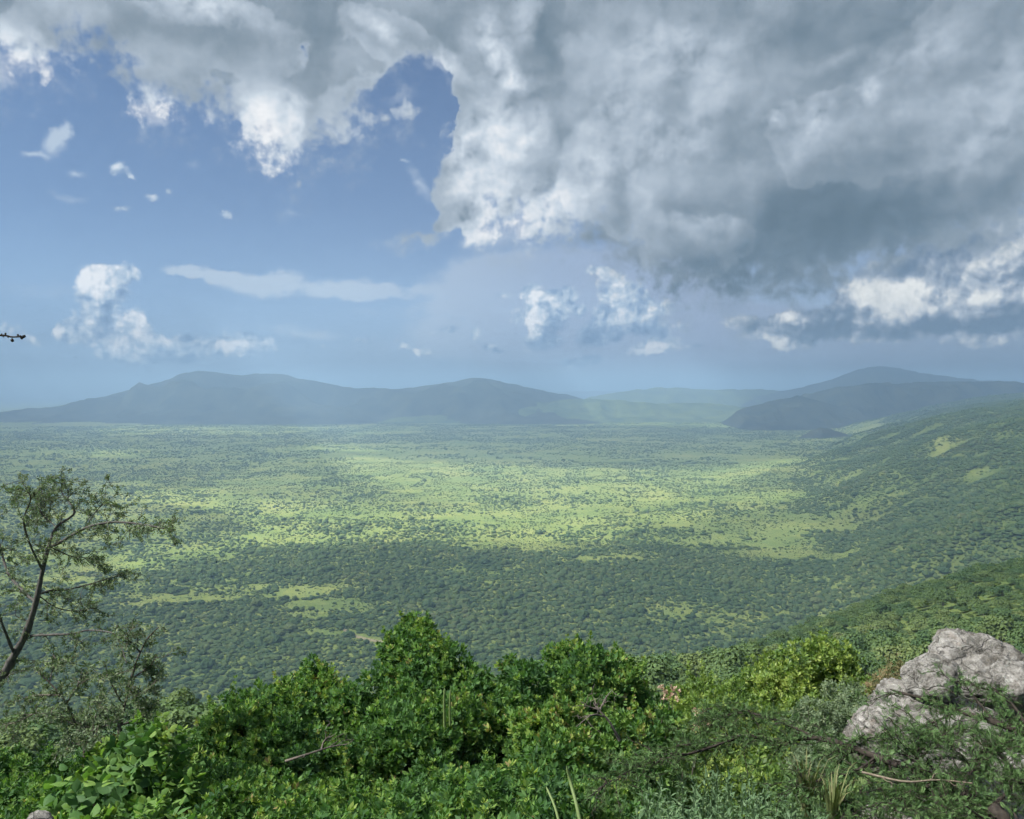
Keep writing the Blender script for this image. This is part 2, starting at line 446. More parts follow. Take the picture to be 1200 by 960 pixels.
def mesh_np(name, verts, faces, mat, smooth=False, attrs=None, fattrs=None):
    """mesh from arrays; faces an (n, k) int array or a list of such arrays"""
    me = bpy.data.meshes.new(name)
    fl = faces if isinstance(faces, list) else [faces]
    fl = [np.asarray(f, dtype=np.int32) for f in fl if len(f)]
    verts = np.asarray(verts, dtype=np.float32)
    me.vertices.add(len(verts)); me.vertices.foreach_set('co', verts.ravel())
    loops = np.concatenate([f.ravel() for f in fl])
    sizes = np.concatenate([np.full(len(f), f.shape[1], dtype=np.int32) for f in fl])
    starts = np.concatenate([[0], np.cumsum(sizes)[:-1]]).astype(np.int32)
    me.loops.add(len(loops)); me.loops.foreach_set('vertex_index', loops)
    me.polygons.add(len(sizes)); me.polygons.foreach_set('loop_start', starts); me.polygons.foreach_set('loop_total', sizes)
    if smooth:
        me.polygons.foreach_set('use_smooth', np.ones(len(sizes), dtype=bool))
    me.update(calc_edges=True)
    for k, v in (attrs or {}).items():
        at_ = me.attributes.new(k, 'FLOAT', 'POINT')
        at_.data.foreach_set('value', np.asarray(v, dtype=np.float32))
    me.materials.append(mat)
    return me


def link(name, me, parent=None, loc=(0, 0, 0)):
    o = bpy.data.objects.new(name, me)
    C.objects.link(o)
    o.location = loc
    if parent is not None:
        o.parent = parent
    return o


def empty(name, loc, rz=0.0):
    o = bpy.data.objects.new(name, None)
    C.objects.link(o)
    o.location = loc
    o.rotation_euler = (0, 0, rz)
    o.empty_display_size = 0.3
    return o


def tag(o, label=None, cat=None, group=None, kind=None):
    for k, v in (('label', label), ('category', cat), ('group', group), ('kind', kind)):
        if v:
            o[k] = v
    return o


def grid_faces(nu, nv):
    i = np.arange(nu * nv).reshape(nu, nv)
    return np.stack([i[:-1, :-1].ravel(), i[1:, :-1].ravel(), i[1:, 1:].ravel(), i[:-1, 1:].ravel()], axis=1)


def new_mat(name):
    m = bpy.data.materials.new(name)
    m.use_nodes = True
    m.node_tree.nodes.clear()
    g = G(m.node_tree)
    out = g.node('ShaderNodeOutputMaterial')
    return m, g, out


# ------------------------------------------------------------------ land: heights
FOOT = np.array([(-9000, 3000), (-3000, 900), (-900, 560), (0, 640), (250, 850), (600, 1500), (1150, 3300), (2050, 5000), (2600, 6600), (5200, 8200), (9000, 9500), (30000, 14000)], dtype=float)


def foot_distance(x, y):
    """signed distance to the foot of the escarpment, positive on the hill's side"""
    best = np.full(np.shape(x), 1e9); sgn = np.ones(np.shape(x))
    for (ax, ay), (bx, by) in zip(FOOT[:-1], FOOT[1:]):
        dx, dy = bx - ax, by - ay
        t = np.clip(((x - ax) * dx + (y - ay) * dy) / (dx * dx + dy * dy), 0, 1)
        d = np.hypot(x - ax - t * dx, y - ay - t * dy)
        cr = (x - ax) * dy - (y - ay) * dx
        m = d < best
        best = np.where(m, d, best); sgn = np.where(m, np.sign(cr), sgn)
    return best * sgn


def height(x, y):
    x = np.asarray(x, dtype=float); y = np.asarray(y, dtype=float)
    r = np.hypot(x, y)
    d = foot_distance(x, y)
    wob = (NZ1.fbm(x / 420 + 3, y / 420 + 7, 4) - 0.5) * 220 * sstep(r, 150, 900)
    dd = np.maximum(d + wob, 0)
    w = 480 + 0.06 * np.maximum(y - 1500, 0)
    h = 315 * (1 - np.exp(-(dd / w) ** 1.08))
    gul = NZ2.ridged(x / 300 + 1, y / 300 + 2, 4)
    h = h - (gul - 0.5) * 46 * sstep(h, 20, 130) * sstep(r, 120, 600)
    # a low apron before the foot, lifting the plain where it runs up to the hill
    h = h + 26 * np.exp(-np.maximum(-d, 0) / 260) * sstep(y, 900, 2200) * sstep(d, -900, 0)
    plain = (NZ3.fbm(x / 900, y / 900, 4) - 0.5) * 14 * sstep(r, 700, 2500)
    # rolling ground far out on the right of the plain
    roll = (NZ1.fbm(x / 1500 + 11, y / 900 + 5, 4) - 0.35) * 60 * sstep(y, 5000, 8000) * sstep(x + 0.05 * y, -600, 1800)
    h = h + plain + np.maximum(roll, 0)
    # the brow the camera stands on, and a shoulder running down to the right
    h = h + 92 * np.exp(-(r / 300) ** 2)
    h = h + 68 * np.exp(-((x - 230) / 165) ** 2 - ((y - 340) / 215) ** 2)
    return h


H_CAM = float(height(np.array([0.0]), np.array([0.0]))[0])
BROW = 298.2 - H_CAM            # brings the stand of the camera to 1.8 m below the eye


def land(x, y):
    r = np.hypot(x, y)
    h = height(x, y) + BROW * np.exp(-(r / 320) ** 2)
    # past the shrubs the brow breaks away steeply
    h = h - (4.6 * sstep(r, 1.6, 9) + 7.0 * sstep(r, 8, 40)) * np.exp(-(r / 260) ** 2) * sstep(y, -4, 3)
    h = h + (NZ2.fbm(x / 5.0, y / 5.0, 3) - 0.5) * 0.5 * np.exp(-(r / 60) ** 2)
    return h


def land1(x, y):
    return float(land(np.array([float(x)]), np.array([float(y)]))[0])


def project(x, y, z):
    """photograph pixel of a point in front"""
    c, s = math.cos(PITCH), math.sin(PITCH)
    zz = z - CAM_Z
    dep = y * c - zz * s
    up = y * s + zz * c
    dep = np.maximum(dep, 1e-3)
    return U0 + F_PX * x / dep, V0 - F_PX * up / dep


def ell(u, v, c):
    cu, cv, ru, rv = c[:4]
    w = c[4] if len(c) > 4 else 1.0
    sh = c[5] if len(c) > 5 else 0.0          # v shift per u: tilted patches
    return w * np.clip(1.3 - np.hypot((u - cu) / ru, (v - cv - sh * (u - cu)) / rv), 0, 1) / 1.0


def flat_px(x, y):
    """where a point of the plain stood in the photograph (used once, to lay out clearings and cloud gaps)"""
    return project(x, y, np.zeros_like(x))


CLEAR = [(370, 693, 60, 9, 1, -.12), (400, 712, 60, 7), (230, 703, 90, 5, 1, -.06), (372, 722, 34, 5, .9), (395, 742, 40, 4, .8), (428, 748, 26, 5, 1, .25), (200, 700, 120, 4, .8),
         (390, 760, 30, 6, .6), (620, 612, 110, 16, .9), (640, 640, 90, 10, .8), (470, 548, 110, 12, .9), (110, 660, 110, 14, .8), (240, 650, 80, 12, .7), (560, 605, 150, 10, .8), (350, 630, 90, 9, .6),
         (870, 555, 110, 14, .8, -.16), (900, 590, 70, 10, .8), (800, 618, 120, 8, .6, -.05), (960, 625, 60, 9, .8), (1000, 560, 60, 12, .3), (1110, 595, 20, 12, .5), (1140, 630, 30, 6, .6),  # open pale grass here also stands in for sunlit strips
         (770, 590, 60, 8, .7), (700, 655, 110, 8, .7), (300, 570, 160, 10, .6), (200, 610, 160, 10, .5), (160, 590, 60, 6, .5), (480, 585, 160, 10, .5), (60, 640, 70, 10, .6), (820, 640, 60, 7, .5), (990, 652, 40, 6, .4), (400, 660, 60, 5, .4)]
LIT = [(60, 662, 150, 28, 1.0), (300, 615, 230, 36, 1.0), (520, 560, 240, 34, 1.0), (600, 612, 150, 34, 1.0), (470, 545, 120, 22, 1), (720, 572, 170, 30, 1.0), (890, 548, 130, 28, 1.0, -.30),
       (150, 585, 170, 26, .9), (900, 588, 60, 12, .85), (800, 604, 80, 12, .7), (960, 626, 50, 10, .6), (700, 640, 70, 16, .7), (340, 690, 110, 8, .55),
       (820, 497, 190, 8, .9), (660, 522, 40, 6, .8), (250, 505, 300, 9, .75), (100, 530, 120, 10, .5), (420, 525, 120, 10, .6), (930, 640, 70, 14, .5), (1110, 600, 40, 20, .4), (480, 480, 520, 9, .7)]
SHADE = [(720, 532, 240, 15, 1.6), (600, 516, 150, 9, 1.2), (120, 550, 150, 9, .7), (80, 575, 60, 8, .5)]


def clearing(x, y):
    u, v = flat_px(x, y)
    n = (NZ3.fbm(x / 130 + 4, y / 190 + 2, 4) - 0.5)
    u = u + n * 40; v = v + n * 9
    c = np.zeros_like(x)
    for e in CLEAR:
        c = np.maximum(c, ell(u, v, e))
    c = np.clip(c * 1.2 + n * 0.9, 0, 1)
    return c * (y > 400)


def openness(x, y):
    """how open the bush is: 0 closed canopy, 1 grass"""
    y_ = np.asarray(y)
    n = NZ1.fbm(x / 260, y_ / 260, 5, 0.6)
    n2 = NZ2.fbm(x / 70, y_ / 70, 4, 0.6)
    o = 0.14 + 0.52 * sstep(y_ + (n - 0.5) * 1500, 1150, 2300) * (0.75 + 0.8 * (n - 0.4)) + 0.5 * sstep(n, 0.54, 0.70) * sstep(y_, 800, 1500) + 0.5 * (n2 - 0.45)
    hill = sstep(foot_distance(x, y_) + (NZ3.fbm(x / 500 + 3, y_ / 500, 4) - 0.5) * 520 * sstep(y_, 900, 2000), -40, 300)
    o = o * (1 - 0.80 * hill)
    return np.clip(np.maximum(o, clearing(x, y_) * (1 - 0.10 * hill)), 0, 1)



def m_ground():
    m, g, out = new_mat('ground')
    geo = g.node('ShaderNodeNewGeometry')
    pos = geo.outputs['Position']
    op = g.node('ShaderNodeAttribute', attribute_name='open').outputs['Fac']
    near = g.node('ShaderNodeAttribute', attribute_name='near').outputs['Fac']
    flat = g.vm('MULTIPLY', pos, (1, 1, 0.3))
    big = g.noise(flat, 0.0011, 5.0, 0.6).outputs['Fac']
    medn = g.noise(flat, 0.006, 5.0, 0.65).outputs['Fac']
    wv = g.vm('ADD', g.vm('MULTIPLY', pos, (1, 1, 0.6)), g.vm('SCALE', g.noise(flat, 0.03, 3.0, 0.6).outputs['Color'], scale=7.0))
    tree = g.voronoi(wv, 0.060, 1.0, 0.5, feature='F1').outputs['Distance']
    scrub = g.voronoi(wv, 0.19, 1.0, 0.5, feature='F1').outputs['Distance']
    speck = g.noise(flat, 0.05, 5.0, 0.7).outputs['Fac']
    tuft = g.noise(flat, 0.35, 4.0, 0.7).outputs['Fac']
    grass = g.ramp(g.add(g.mul(medn, 0.55), g.mul(big, 0.40), g.mul(speck, 0.48), g.mul(tuft, 0.36), -0.39), [(0.28, (0.095, 0.150, 0.044)), (0.44, (0.155, 0.210, 0.058)), (0.58, (0.240, 0.272, 0.076)), (0.72, (0.335, 0.325, 0.115)), (0.88, (0.40, 0.335, 0.18))])
    bush = g.ramp(speck, [(0.3, (0.042, 0.078, 0.034)), (0.7, (0.078, 0.120, 0.046))])
    # small scrub everywhere on the grass; far out, where bushes are not built one by one, they too are colour
    far = g.step(g.vm('LENGTH', pos), 2600.0, 6500.0)
    cover = g.add(g.mul(op, -0.9), g.mul(medn, 1.1), g.mul(big, 0.9), -0.30)
    dots = g.mul(g.step(g.m('SUBTRACT', tree, g.mul(cover, 1.0)), 0.16, -0.10), g.add(g.mul(far, 0.6), 0.3))
    small = g.mul(g.step(g.m('SUBTRACT', scrub, g.mul(speck, 0.85)), 0.10, -0.10), 0.8)
    col = g.mix(g.m('MAXIMUM', dots, small), grass, bush)
    litter = g.ramp(g.noise(pos, 2.2, 6.0, 0.65).outputs['Fac'], [(0.3, (0.035, 0.062, 0.020)), (0.55, (0.070, 0.108, 0.034)), (0.78, (0.13, 0.14, 0.060))])
    col = g.mix(near, col, litter)
    b = g.node('ShaderNodeBsdfPrincipled')
    g.put(b.inputs['Base Color'], col)
    b.inputs['Roughness'].default_value = 0.95
    b.inputs['Specular IOR Level'].default_value = 0.1
    g.put(out.inputs[0], b.outputs[0])
    return m


MAT_GROUND = m_ground()


def build_ground():
    na_f, na_b, nr = 460, 70, 400
    a = np.concatenate([np.linspace(-R(42), R(42), na_f), np.linspace(R(42), 2 * math.pi - R(42), na_b + 2)[1:]])
    r = 0.6 * (65000 / 0.6) ** (np.arange(nr) / (nr - 1))
    RR, AA = np.meshgrid(r, a, indexing='ij')
    x, y = RR * np.sin(AA), RR * np.cos(AA)
    z = land(x, y)
    op = openness(x, y)
    near = 1 - sstep(RR, 60, 500) + 0 * x
    near = np.maximum(near, 0.70 * sstep(foot_distance(x, y), -40, 180) * (1 - sstep(RR, 5000, 8000)))
    near = near * (1 - 0.9 * np.clip(op * 1.3, 0, 1) * sstep(RR, 450, 900))
    v = np.stack([x.ravel(), y.ravel(), z.ravel()], 1)
    f = grid_faces(nr, len(a))
    # the middle
    v = np.vstack([v, [0, 0, land1(0, 0)]])
    k = np.arange(len(a) - 1)
    tri = np.stack([np.full(len(k), len(v) - 1), k + 1, k], 1)
    me = mesh_np('ground', v, [f[:, ::-1], tri], MAT_GROUND, True, {'open': np.append(op.ravel(), 0), 'near': np.append(near.ravel(), 1)})
    o = link('ground', me)
    tag(o, kind='structure')


build_ground()


def build_track():
    m, g, out = new_mat('dirt_track')
    pos = g.node('ShaderNodeNewGeometry').outputs['Position']
    n = g.noise(pos, 0.35, 5.0, 0.7).outputs['Fac']
    b = g.node('ShaderNodeBsdfPrincipled')
    g.put(b.inputs['Base Color'], g.ramp(n, [(0.3, (0.20, 0.175, 0.085)), (0.7, (0.38, 0.31, 0.20))]))
    b.inputs['Roughness'].default_value = 1.0
    g.put(out.inputs[0], b.outputs[0])
    pts = []
    for u, v in ((401, 733), (405, 740), (413, 745), (430, 750), (447, 752.5), (462, 753)):
        d = ray(u, v); t = CAM_Z / -d.z
        pts.append((d.x * t, d.y * t))
    pts = np.array(pts)
    k = np.linspace(0, len(pts) - 1, 60)
    cx, cy = np.interp(k, range(len(pts)), pts[:, 0]), np.interp(k, range(len(pts)), pts[:, 1])
    ker = np.ones(9) / 9
    cx = np.convolve(np.pad(cx, 4, mode='edge'), ker, 'valid'); cy = np.convolve(np.pad(cy, 4, mode='edge'), ker, 'valid')
    dx, dy = np.gradient(cx), np.gradient(cy); L = np.hypot(dx, dy)
    w = 3.4 + 1.6 * (NZ1(k * 0.7, k * 0) - 0.5)
    rows = []
    for s in (-1, -0.3, 0.3, 1):
        x, y = cx - dy / L * w * s, cy + dx / L * w * s
        rows.append(np.stack([x, y, land(x, y) + 0.35], 1))
    V = np.stack(rows, 1).reshape(-1, 3)
    tag(link('dirt_track', mesh_np('dirt_track', V, grid_faces(60, 4)[:, ::-1], m, True)), kind='structure')


build_track()


# ------------------------------------------------------------------ mountains and hills standing on the plain
def m_mountain(name, lo, hi, scale):
    m, g, out = new_mat(name)
    pos = g.node('ShaderNodeNewGeometry').outputs['Position']
    n = g.noise(pos, scale, 6.0, 0.65).outputs['Fac']
    b = g.node('ShaderNodeBsdfPrincipled')
    g.put(b.inputs['Base Color'], g.ramp(n, [(0.32, lo), (0.68, hi)]))
    b.inputs['Roughness'].default_value = 1.0
    b.inputs['Specular IOR Level'].default_value = 0.0
    g.put(out.inputs[0], b.outputs[0])
    return m


MAT_MOUNTAIN = m_mountain('mountain_bush', (0.014, 0.022, 0.018), (0.070, 0.076, 0.048), 0.006)
MAT_HILL = m_mountain('hill_bush', (0.035, 0.065, 0.030), (0.13, 0.16, 0.055), 0.006)

MAT_SPUR = m_mountain('spur_bush', (0.035, 0.066, 0.030), (0.075, 0.112, 0.042), 0.02)


def ridge(name, prof, y0, front, back, mat, seed, rough=0.16, nu=260, nd=70, base=-14.0):
    """a range whose skyline runs through the measured points, y0 metres out, with spurs and gullies front and back"""
    us = np.array([p[0] for p in prof], float)
    hs = np.array([CAM_Z + (V_HOR - p[1]) / F_PX * y0 for p in prof])
    u = np.linspace(us[0], us[-1], nu)
    h = np.interp(u, us, hs)
    k = np.array([0, 1, 3, 1, 0.]); k /= k.sum()
    h = np.convolve(np.pad(h, 2, mode='edge'), k, mode='valid')
    h = h + (Noise(seed + 5).fbm(u / 14, u * 0, 4, 0.6) - 0.5) * 0.0034 * y0 * np.clip((h - base) / 60, 0, 1)
    s_ = np.linspace(0, 1, nu)
    h = base + (h - base) * sstep(s_, 0, 0.10) * sstep(1 - s_, 0, 0.10)      # both ends run down into the plain
    x = (u - U0) / F_PX * y0
    t = np.concatenate([np.linspace(-1, 0, int(nd * .7)), np.linspace(0, 1, nd - int(nd * .7) + 1)[1:]])
    X, T = np.meshgrid(x, t, indexing='ij')
    Hh = np.repeat(h[:, None], nd, 1) - base
    nz = Noise(seed)
    wob = (nz.fbm(X / 1300, T * 0 + 3.3, 4) - 0.5) * 0.5 * front * 0.5
    Y = y0 + np.where(T < 0, T * front, T * back) + wob * (1 - np.abs(T))
    prof_t = np.where(T < 0, (1 + T) ** 1.35, (1 - T) ** 1.3)
    L = max(front, 900) * 0.42
    rg = nz.ridged(X / L + 2, Y / (L * 1.7) + 5, 5, 0.55) - 0.62
    body = 4 * prof_t * (1 - prof_t)
    Z = base + Hh * np.clip(prof_t + rough * rg * body * 2.2, 0, 1.0) + (nz.fbm(X / 90, Y / 90, 3) - 0.5) * 7 * (prof_t > 0.02)
    v = np.stack([X.ravel(), Y.ravel(), Z.ravel()], 1)
    me = mesh_np(name, v, grid_faces(nu, nd), mat, True)
    o = link(name, me)
    tag(o, kind='structure')
    return o


ridge('mountain', [(-420, 492), (-160, 486), (0, 489), (40, 482), (70, 475), (110, 466), (150, 459), (190, 449), (205, 445), (215, 439), (238, 435.5), (262, 437), (285, 440), (310, 436.5), (345, 442), (380, 448),
                   (395, 453), (430, 455), (465, 456), (500, 452), (530, 448), (560, 442), (585, 447), (615, 454), (650, 460), (690, 463), (730, 472), (770, 492)], 9600, 2200, 2500, MAT_MOUNTAIN, 31, 0.60)
ridge('mountain', [(820, 478), (900, 462), (930, 457), (950, 452), (975, 444), (992, 437), (1010, 432), (1030, 429), (1050, 431), (1075, 436), (1105, 441), (1150, 446), (1220, 450), (1300, 462), (1400, 478)], 11000, 1600, 2500, MAT_MOUNTAIN, 37, 0.4)
ridge('hill', [(905, 492), (925, 474), (945, 464), (960, 459), (985, 453), (1015, 450), (1050, 449), (1090, 447.5), (1130, 447.5), (1165, 447), (1210, 448), (1300, 450), (1420, 456), (1500, 490)], 7400, 1200, 2000, MAT_MOUNTAIN, 41, 0.45)
ridge('hill', [(845, 493), (865, 481), (885, 476), (905, 471), (922, 466), (935, 464), (950, 467), (970, 472), (1000, 480), (1040, 490)], 6900, 600, 900, MAT_MOUNTAIN, 43, 0.25, 140, 50)
ridge('hill', [(640, 480), (690, 466), (720, 460), (745, 457), (775, 454.5), (810, 455), (850, 457), (890, 456), (930, 459), (1000, 468), (1060, 480)], 11500, 1800, 2500, MAT_HILL, 47, 0.2, 160, 50)
ridge('hill', [(530, 490), (580, 480), (620, 473), (660, 469), (700, 468), (740, 470), (770, 473), (810, 472), (845, 474), (890, 480), (930, 492)], 8600, 1100, 1300, MAT_HILL, 53, 0.22, 160, 50)
ridge('hill', [(440, 493), (480, 488), (515, 486), (560, 489), (600, 492.5)], 8300, 600, 700, MAT_HILL, 59, 0.2, 100, 40)
ridge('hill', [(985, 525), (1003, 518), (1020, 511), (1060, 497), (1100, 485), (1150, 474), (1200, 465), (1260, 458), (1330, 452), (1420, 450)], 4900, 700, 900, MAT_SPUR, 83, 0.25, 160, 50)
ridge('hill', [(925, 517), (940, 511), (953, 504), (962, 501), (972, 502), (985, 507), (1003, 513), (1020, 518)], 5300, 260, 300, MAT_MOUNTAIN, 61, 0.2, 90, 40)
ridge('mountain', [(-500, 466), (-60, 465), (40, 466), (100, 468), (220, 470)], 26000, 3000, 3000, MAT_MOUNTAIN, 67, 0.1, 80, 30)
ridge('mountain', [(560, 466), (620, 460), (670, 458.5), (740, 459), (800, 461), (900, 466)], 22000, 3000, 3000, MAT_MOUNTAIN, 71, 0.1, 80, 30)


# ------------------------------------------------------------------ unseen cloud sheet added to shade the land, gaps shaped to the lit patches
CLOUD_Z = 5600.0


def build_shade_cloud():
    s = 75.0
    xs = np.arange(-10500, 3500, s); ys = np.arange(-4500, 11200, s)
    X, Y = np.meshgrid(xs, ys, indexing='ij')
    t = CLOUD_Z / SUN_DIR.z
    gx, gy = X - SUN_DIR.x * t, Y - SUN_DIR.y * t
    n = NZ2.fbm(gx / 700 + 3, gy / 700 + 1, 5, 0.6) - 0.5
    n2 = NZ1.fbm(gx / 1600 + 7, gy / 1600 + 9, 4, 0.5) - 0.5
    yy = np.maximum(gy, 60)
    u, v = flat_px(gx, yy)
    u = u + n2 * 60; v = v + n * 14
    L = np.zeros_like(X)
    for e in LIT:
        L = np.maximum(L, ell(u, v, e))
    for e in SHADE:
        L = L - 1.3 * ell(u, v, e)
    L = L * (gy > 300)
    near_gap = np.clip(1.6 - np.hypot(gx - 30, gy - 60) / 330, 0, 1)   # sheet thinned over the brow to let sun onto the foreground
    L = np.maximum(L, sstep(gy, 6600, 7600) * sstep(u, 640, 720) * (1 - sstep(u, 840, 920)) * 0.75)  # gap opened so that sun falls on the far green hills
    L = np.maximum(L, sstep(gy, 6800, 8200) * (1 - sstep(gx - 0.05 * gy, -600, 900)) * 0.40)  # gap opened to brighten the far haze on the left
    cover = np.clip(1.0 - 1.35 * L + n * 0.7, 0, 1)
    edge = np.minimum.reduce([X - xs[0], xs[-1] - X, Y - ys[0], ys[-1] - Y]) / 900
    cover = cover * sstep(edge + n, 0.0, 0.8)
    thick = sstep(cover, 0.15, 0.75)
    thick = thick * (1 - near_gap) + NEAR_THICK * near_gap
    puff = 160 + 520 * NZ3.fbm(X / 800, Y / 800, 4)
    top = CLOUD_Z + puff * thick
    bot = CLOUD_Z - 60 * thick - 40 * thick * NZ1.fbm(X / 300, Y / 300, 3)
    nv = X.size
    v_ = np.vstack([np.stack([X.ravel(), Y.ravel(), top.ravel()], 1), np.stack([X.ravel(), Y.ravel(), bot.ravel()], 1)])
    f = grid_faces(len(xs), len(ys))
    keep = (thick.ravel()[f] > 0.02).any(1)
    f = f[keep]
    m, g, out = new_mat('shade_cloud')
    th = g.node('ShaderNodeAttribute', attribute_name='thick').outputs['Fac']
    d = g.node('ShaderNodeBsdfDiffuse'); d.inputs['Color'].default_value = (0.85, 0.86, 0.88, 1)
    tr = g.node('ShaderNodeBsdfTranslucent'); tr.inputs['Color'].default_value = (0.8, 0.83, 0.88, 1)
    mx = g.node('ShaderNodeMixShader'); mx.inputs[0].default_value = 0.5
    g.put(mx.inputs[1], d.outputs[0]); g.put(mx.inputs[2], tr.outputs[0])
    tp = g.node('ShaderNodeBsdfTransparent')
    m2 = g.node('ShaderNodeMixShader')
    g.put(m2.inputs[0], g.mul(th, CLOUD_OPACITY)); g.put(m2.inputs[1], tp.outputs[0]); g.put(m2.inputs[2], mx.outputs[0])
    g.put(out.inputs[0], m2.outputs[0])
    me = mesh_np('shade_cloud', v_, [f, (f + nv)[:, ::-1]], m, True, {'thick': np.concatenate([thick.ravel()] * 2)})
    o = link('shade_cloud', me)
    tag(o, kind='structure')


CLOUD_OPACITY = 0.39
NEAR_THICK = 0.16
build_shade_cloud()


# ------------------------------------------------------------------ the air over the plain
def build_haze():
    x0, x1, y0, y1, z0, z1 = -72000, 72000, -70000, 70000, -70.0, 640.0
    v = [(x, y, z) for x in (x0, x1) for y in (y0, y1) for z in (z0, z1)]
    f = [(0, 1, 3, 2), (4, 6, 7, 5), (0, 4, 5, 1), (2, 3, 7, 6), (0, 2, 6, 4), (1, 5, 7, 3)]
    m, g, out = new_mat('haze')
    pv = g.node('ShaderNodeVolumePrincipled')
    pv.inputs['Color'].default_value = HAZE_COLOR
    pv.inputs['Density'].default_value = HAZE_DENSITY
    pv.inputs['Anisotropy'].default_value = 0.0
    g.put(out.inputs['Volume'], pv.outputs[0])
    me = mesh_np('haze', np.array(v), np.array(f), m)
    o = link('haze', me)
    tag(o, kind='stuff')


HAZE_DENSITY = 1.55e-4
HAZE_COLOR = (0.48, 0.735, 1.0, 1)
build_haze()


# ------------------------------------------------------------------ foliage and wood
def m_leaf(name, stops, rough=0.5, trans=0.35, per='tint', spec=0.3, hue_j=0.0):
    """leaf colour runs along a per-leaf (or per-plant) number; light comes through the blade"""
    m, g, out = new_mat(name)
    if per == 'region':                                         # each tree its own tone, and tones that drift over the land
        f = g.node('ShaderNodeObjectInfo').outputs['Random']
        pos = g.node('ShaderNodeTexCoord').outputs['Object']
        wp = g.vm('MULTIPLY', g.node('ShaderNodeNewGeometry').outputs['Position'], (1, 1, 0))
        n = g.noise(pos, 2.2, 4.0, 0.65).outputs['Fac']
        reg = g.noise(wp, 0.006, 4.0, 0.6).outputs['Fac']
        f = g.add(g.mul(f, 0.62), g.mul(n, 0.45), g.mul(reg, 1.0), -0.56)
    elif per == 'object':
        f = g.node('ShaderNodeObjectInfo').outputs['Random']
        pos = g.node('ShaderNodeTexCoord').outputs['Object']
        n = g.noise(pos, 1.3, 3.0, 0.6).outputs['Fac']
        f = g.add(g.mul(f, 0.75), g.mul(n, 0.5), -0.12)
    else:
        f = g.node('ShaderNodeAttribute', attribute_name=per).outputs['Fac']
    c = g.ramp(f, stops)
    b = g.node('ShaderNodeBsdfPrincipled')
    g.put(b.inputs['Base Color'], c)
    b.inputs['Roughness'].default_value = rough
    b.inputs['Specular IOR Level'].default_value = spec
    if trans:
        t = g.node('ShaderNodeBsdfTranslucent')
        g.put(t.inputs['Color'], g.mix(1.0, c, (1.0, 1.15, 0.55), 'MULTIPLY'))
        mx = g.node('ShaderNodeMixShader'); mx.inputs[0].default_value = trans
        g.put(mx.inputs[1], b.outputs[0]); g.put(mx.inputs[2], t.outputs[0])
        g.put(out.inputs[0], mx.outputs[0])
    else:
        g.put(out.inputs[0], b.outputs[0])
    return m


def m_wood(name, a, b_, scale=30.0):
    m, g, out = new_mat(name)
    pos = g.node('ShaderNodeTexCoord').outputs['Object']
    n = g.noise(g.vm('MULTIPLY', pos, (1, 1, 0.35)), scale, 6.0, 0.65)
    b = g.node('ShaderNodeBsdfPrincipled')
    g.put(b.inputs['Base Color'], g.ramp(n.outputs['Fac'], [(0.3, a), (0.7, b_)]))
    b.inputs['Roughness'].default_value = 0.9
    b.inputs['Specular IOR Level'].default_value = 0.15
    bp = g.node('ShaderNodeBump'); bp.inputs['Strength'].default_value = 0.5; bp.inputs['Distance'].default_value = 0.01
    g.put(bp.inputs['Height'], n.outputs['Fac']); g.put(b.inputs['Normal'], bp.outputs[0])
    g.put(out.inputs[0], b.outputs[0])
    return m


MAT_BUSH = m_leaf('bush_tree_leaves', [(0.0, (0.048, 0.094, 0.042)), (0.3, (0.072, 0.124, 0.050)), (0.55, (0.098, 0.150, 0.055)), (0.8, (0.128, 0.172, 0.064)), (0.92, (0.160, 0.185, 0.078)), (1.0, (0.185, 0.185, 0.100))], 0.75, 0.22, 'region', 0.12)
MAT_BARK = m_wood('bark_grey', (0.07, 0.06, 0.05), (0.20, 0.18, 0.15))


def unit(v):
    return v / np.maximum(np.linalg.norm(v, axis=-1, keepdims=True), 1e-9)


def frames(axis, r):
    """rotation matrices whose third column is the given axis, with a random spin"""
    n = unit(axis)
    ref = np.where(np.abs(n[:, 2:3]) > 0.95, np.array([[1., 0, 0]]), np.array([[0, 0, 1.]]))
    t = unit(np.cross(ref, n)); b = np.cross(n, t)
    a = r.random(len(n)) * 2 * math.pi
    ca, sa = np.cos(a)[:, None], np.sin(a)[:, None]
    return np.stack([t * ca + b * sa, -t * sa + b * ca, n], axis=2)


def scatter(tv, tf, pos, axis, scale, r, tint=None, ttint=None):
    """many copies of one little template as a single set of vertices and faces"""
    M = frames(axis, r)
    sc = np.asarray(scale).reshape(-1, 1, 1)
    v = np.einsum('nij,kj->nki', M, tv) * sc + pos[:, None, :]
    n, k = len(pos), len(tv)
    f = (tf[None] + (np.arange(n) * k)[:, None, None]).reshape(-1, tf.shape[1])
    ti = None
    if tint is not None:
        ti = np.repeat(np.asarray(tint)[:, None], k, 1)
        if ttint is not None:
            ti = ti + ttint[None]
        ti = np.clip(ti, 0, 1).ravel()
    return v.reshape(-1, 3), f, ti


def tube(pts, rad, sides=6):
    """tapered tube along a path"""
    pts = np.asarray(pts, float); rad = np.asarray(rad, float)
    d = unit(np.gradient(pts, axis=0))
    ref = np.array([0.31, 0.87, 0.38])
    t = unit(np.cross(d, ref)); b = np.cross(d, t)
    a = np.arange(sides) / sides * 2 * math.pi
    v = pts[:, None] + rad[:, None, None] * (np.cos(a)[None, :, None] * t[:, None] + np.sin(a)[None, :, None] * b[:, None])
    n = len(pts)
    i = np.arange(n * sides).reshape(n, sides)
    j = np.roll(i, -1, axis=1)
    f = np.stack([i[:-1], j[:-1], j[1:], i[1:]], axis=2).reshape(-1, 4)
    return v.reshape(-1, 3), f


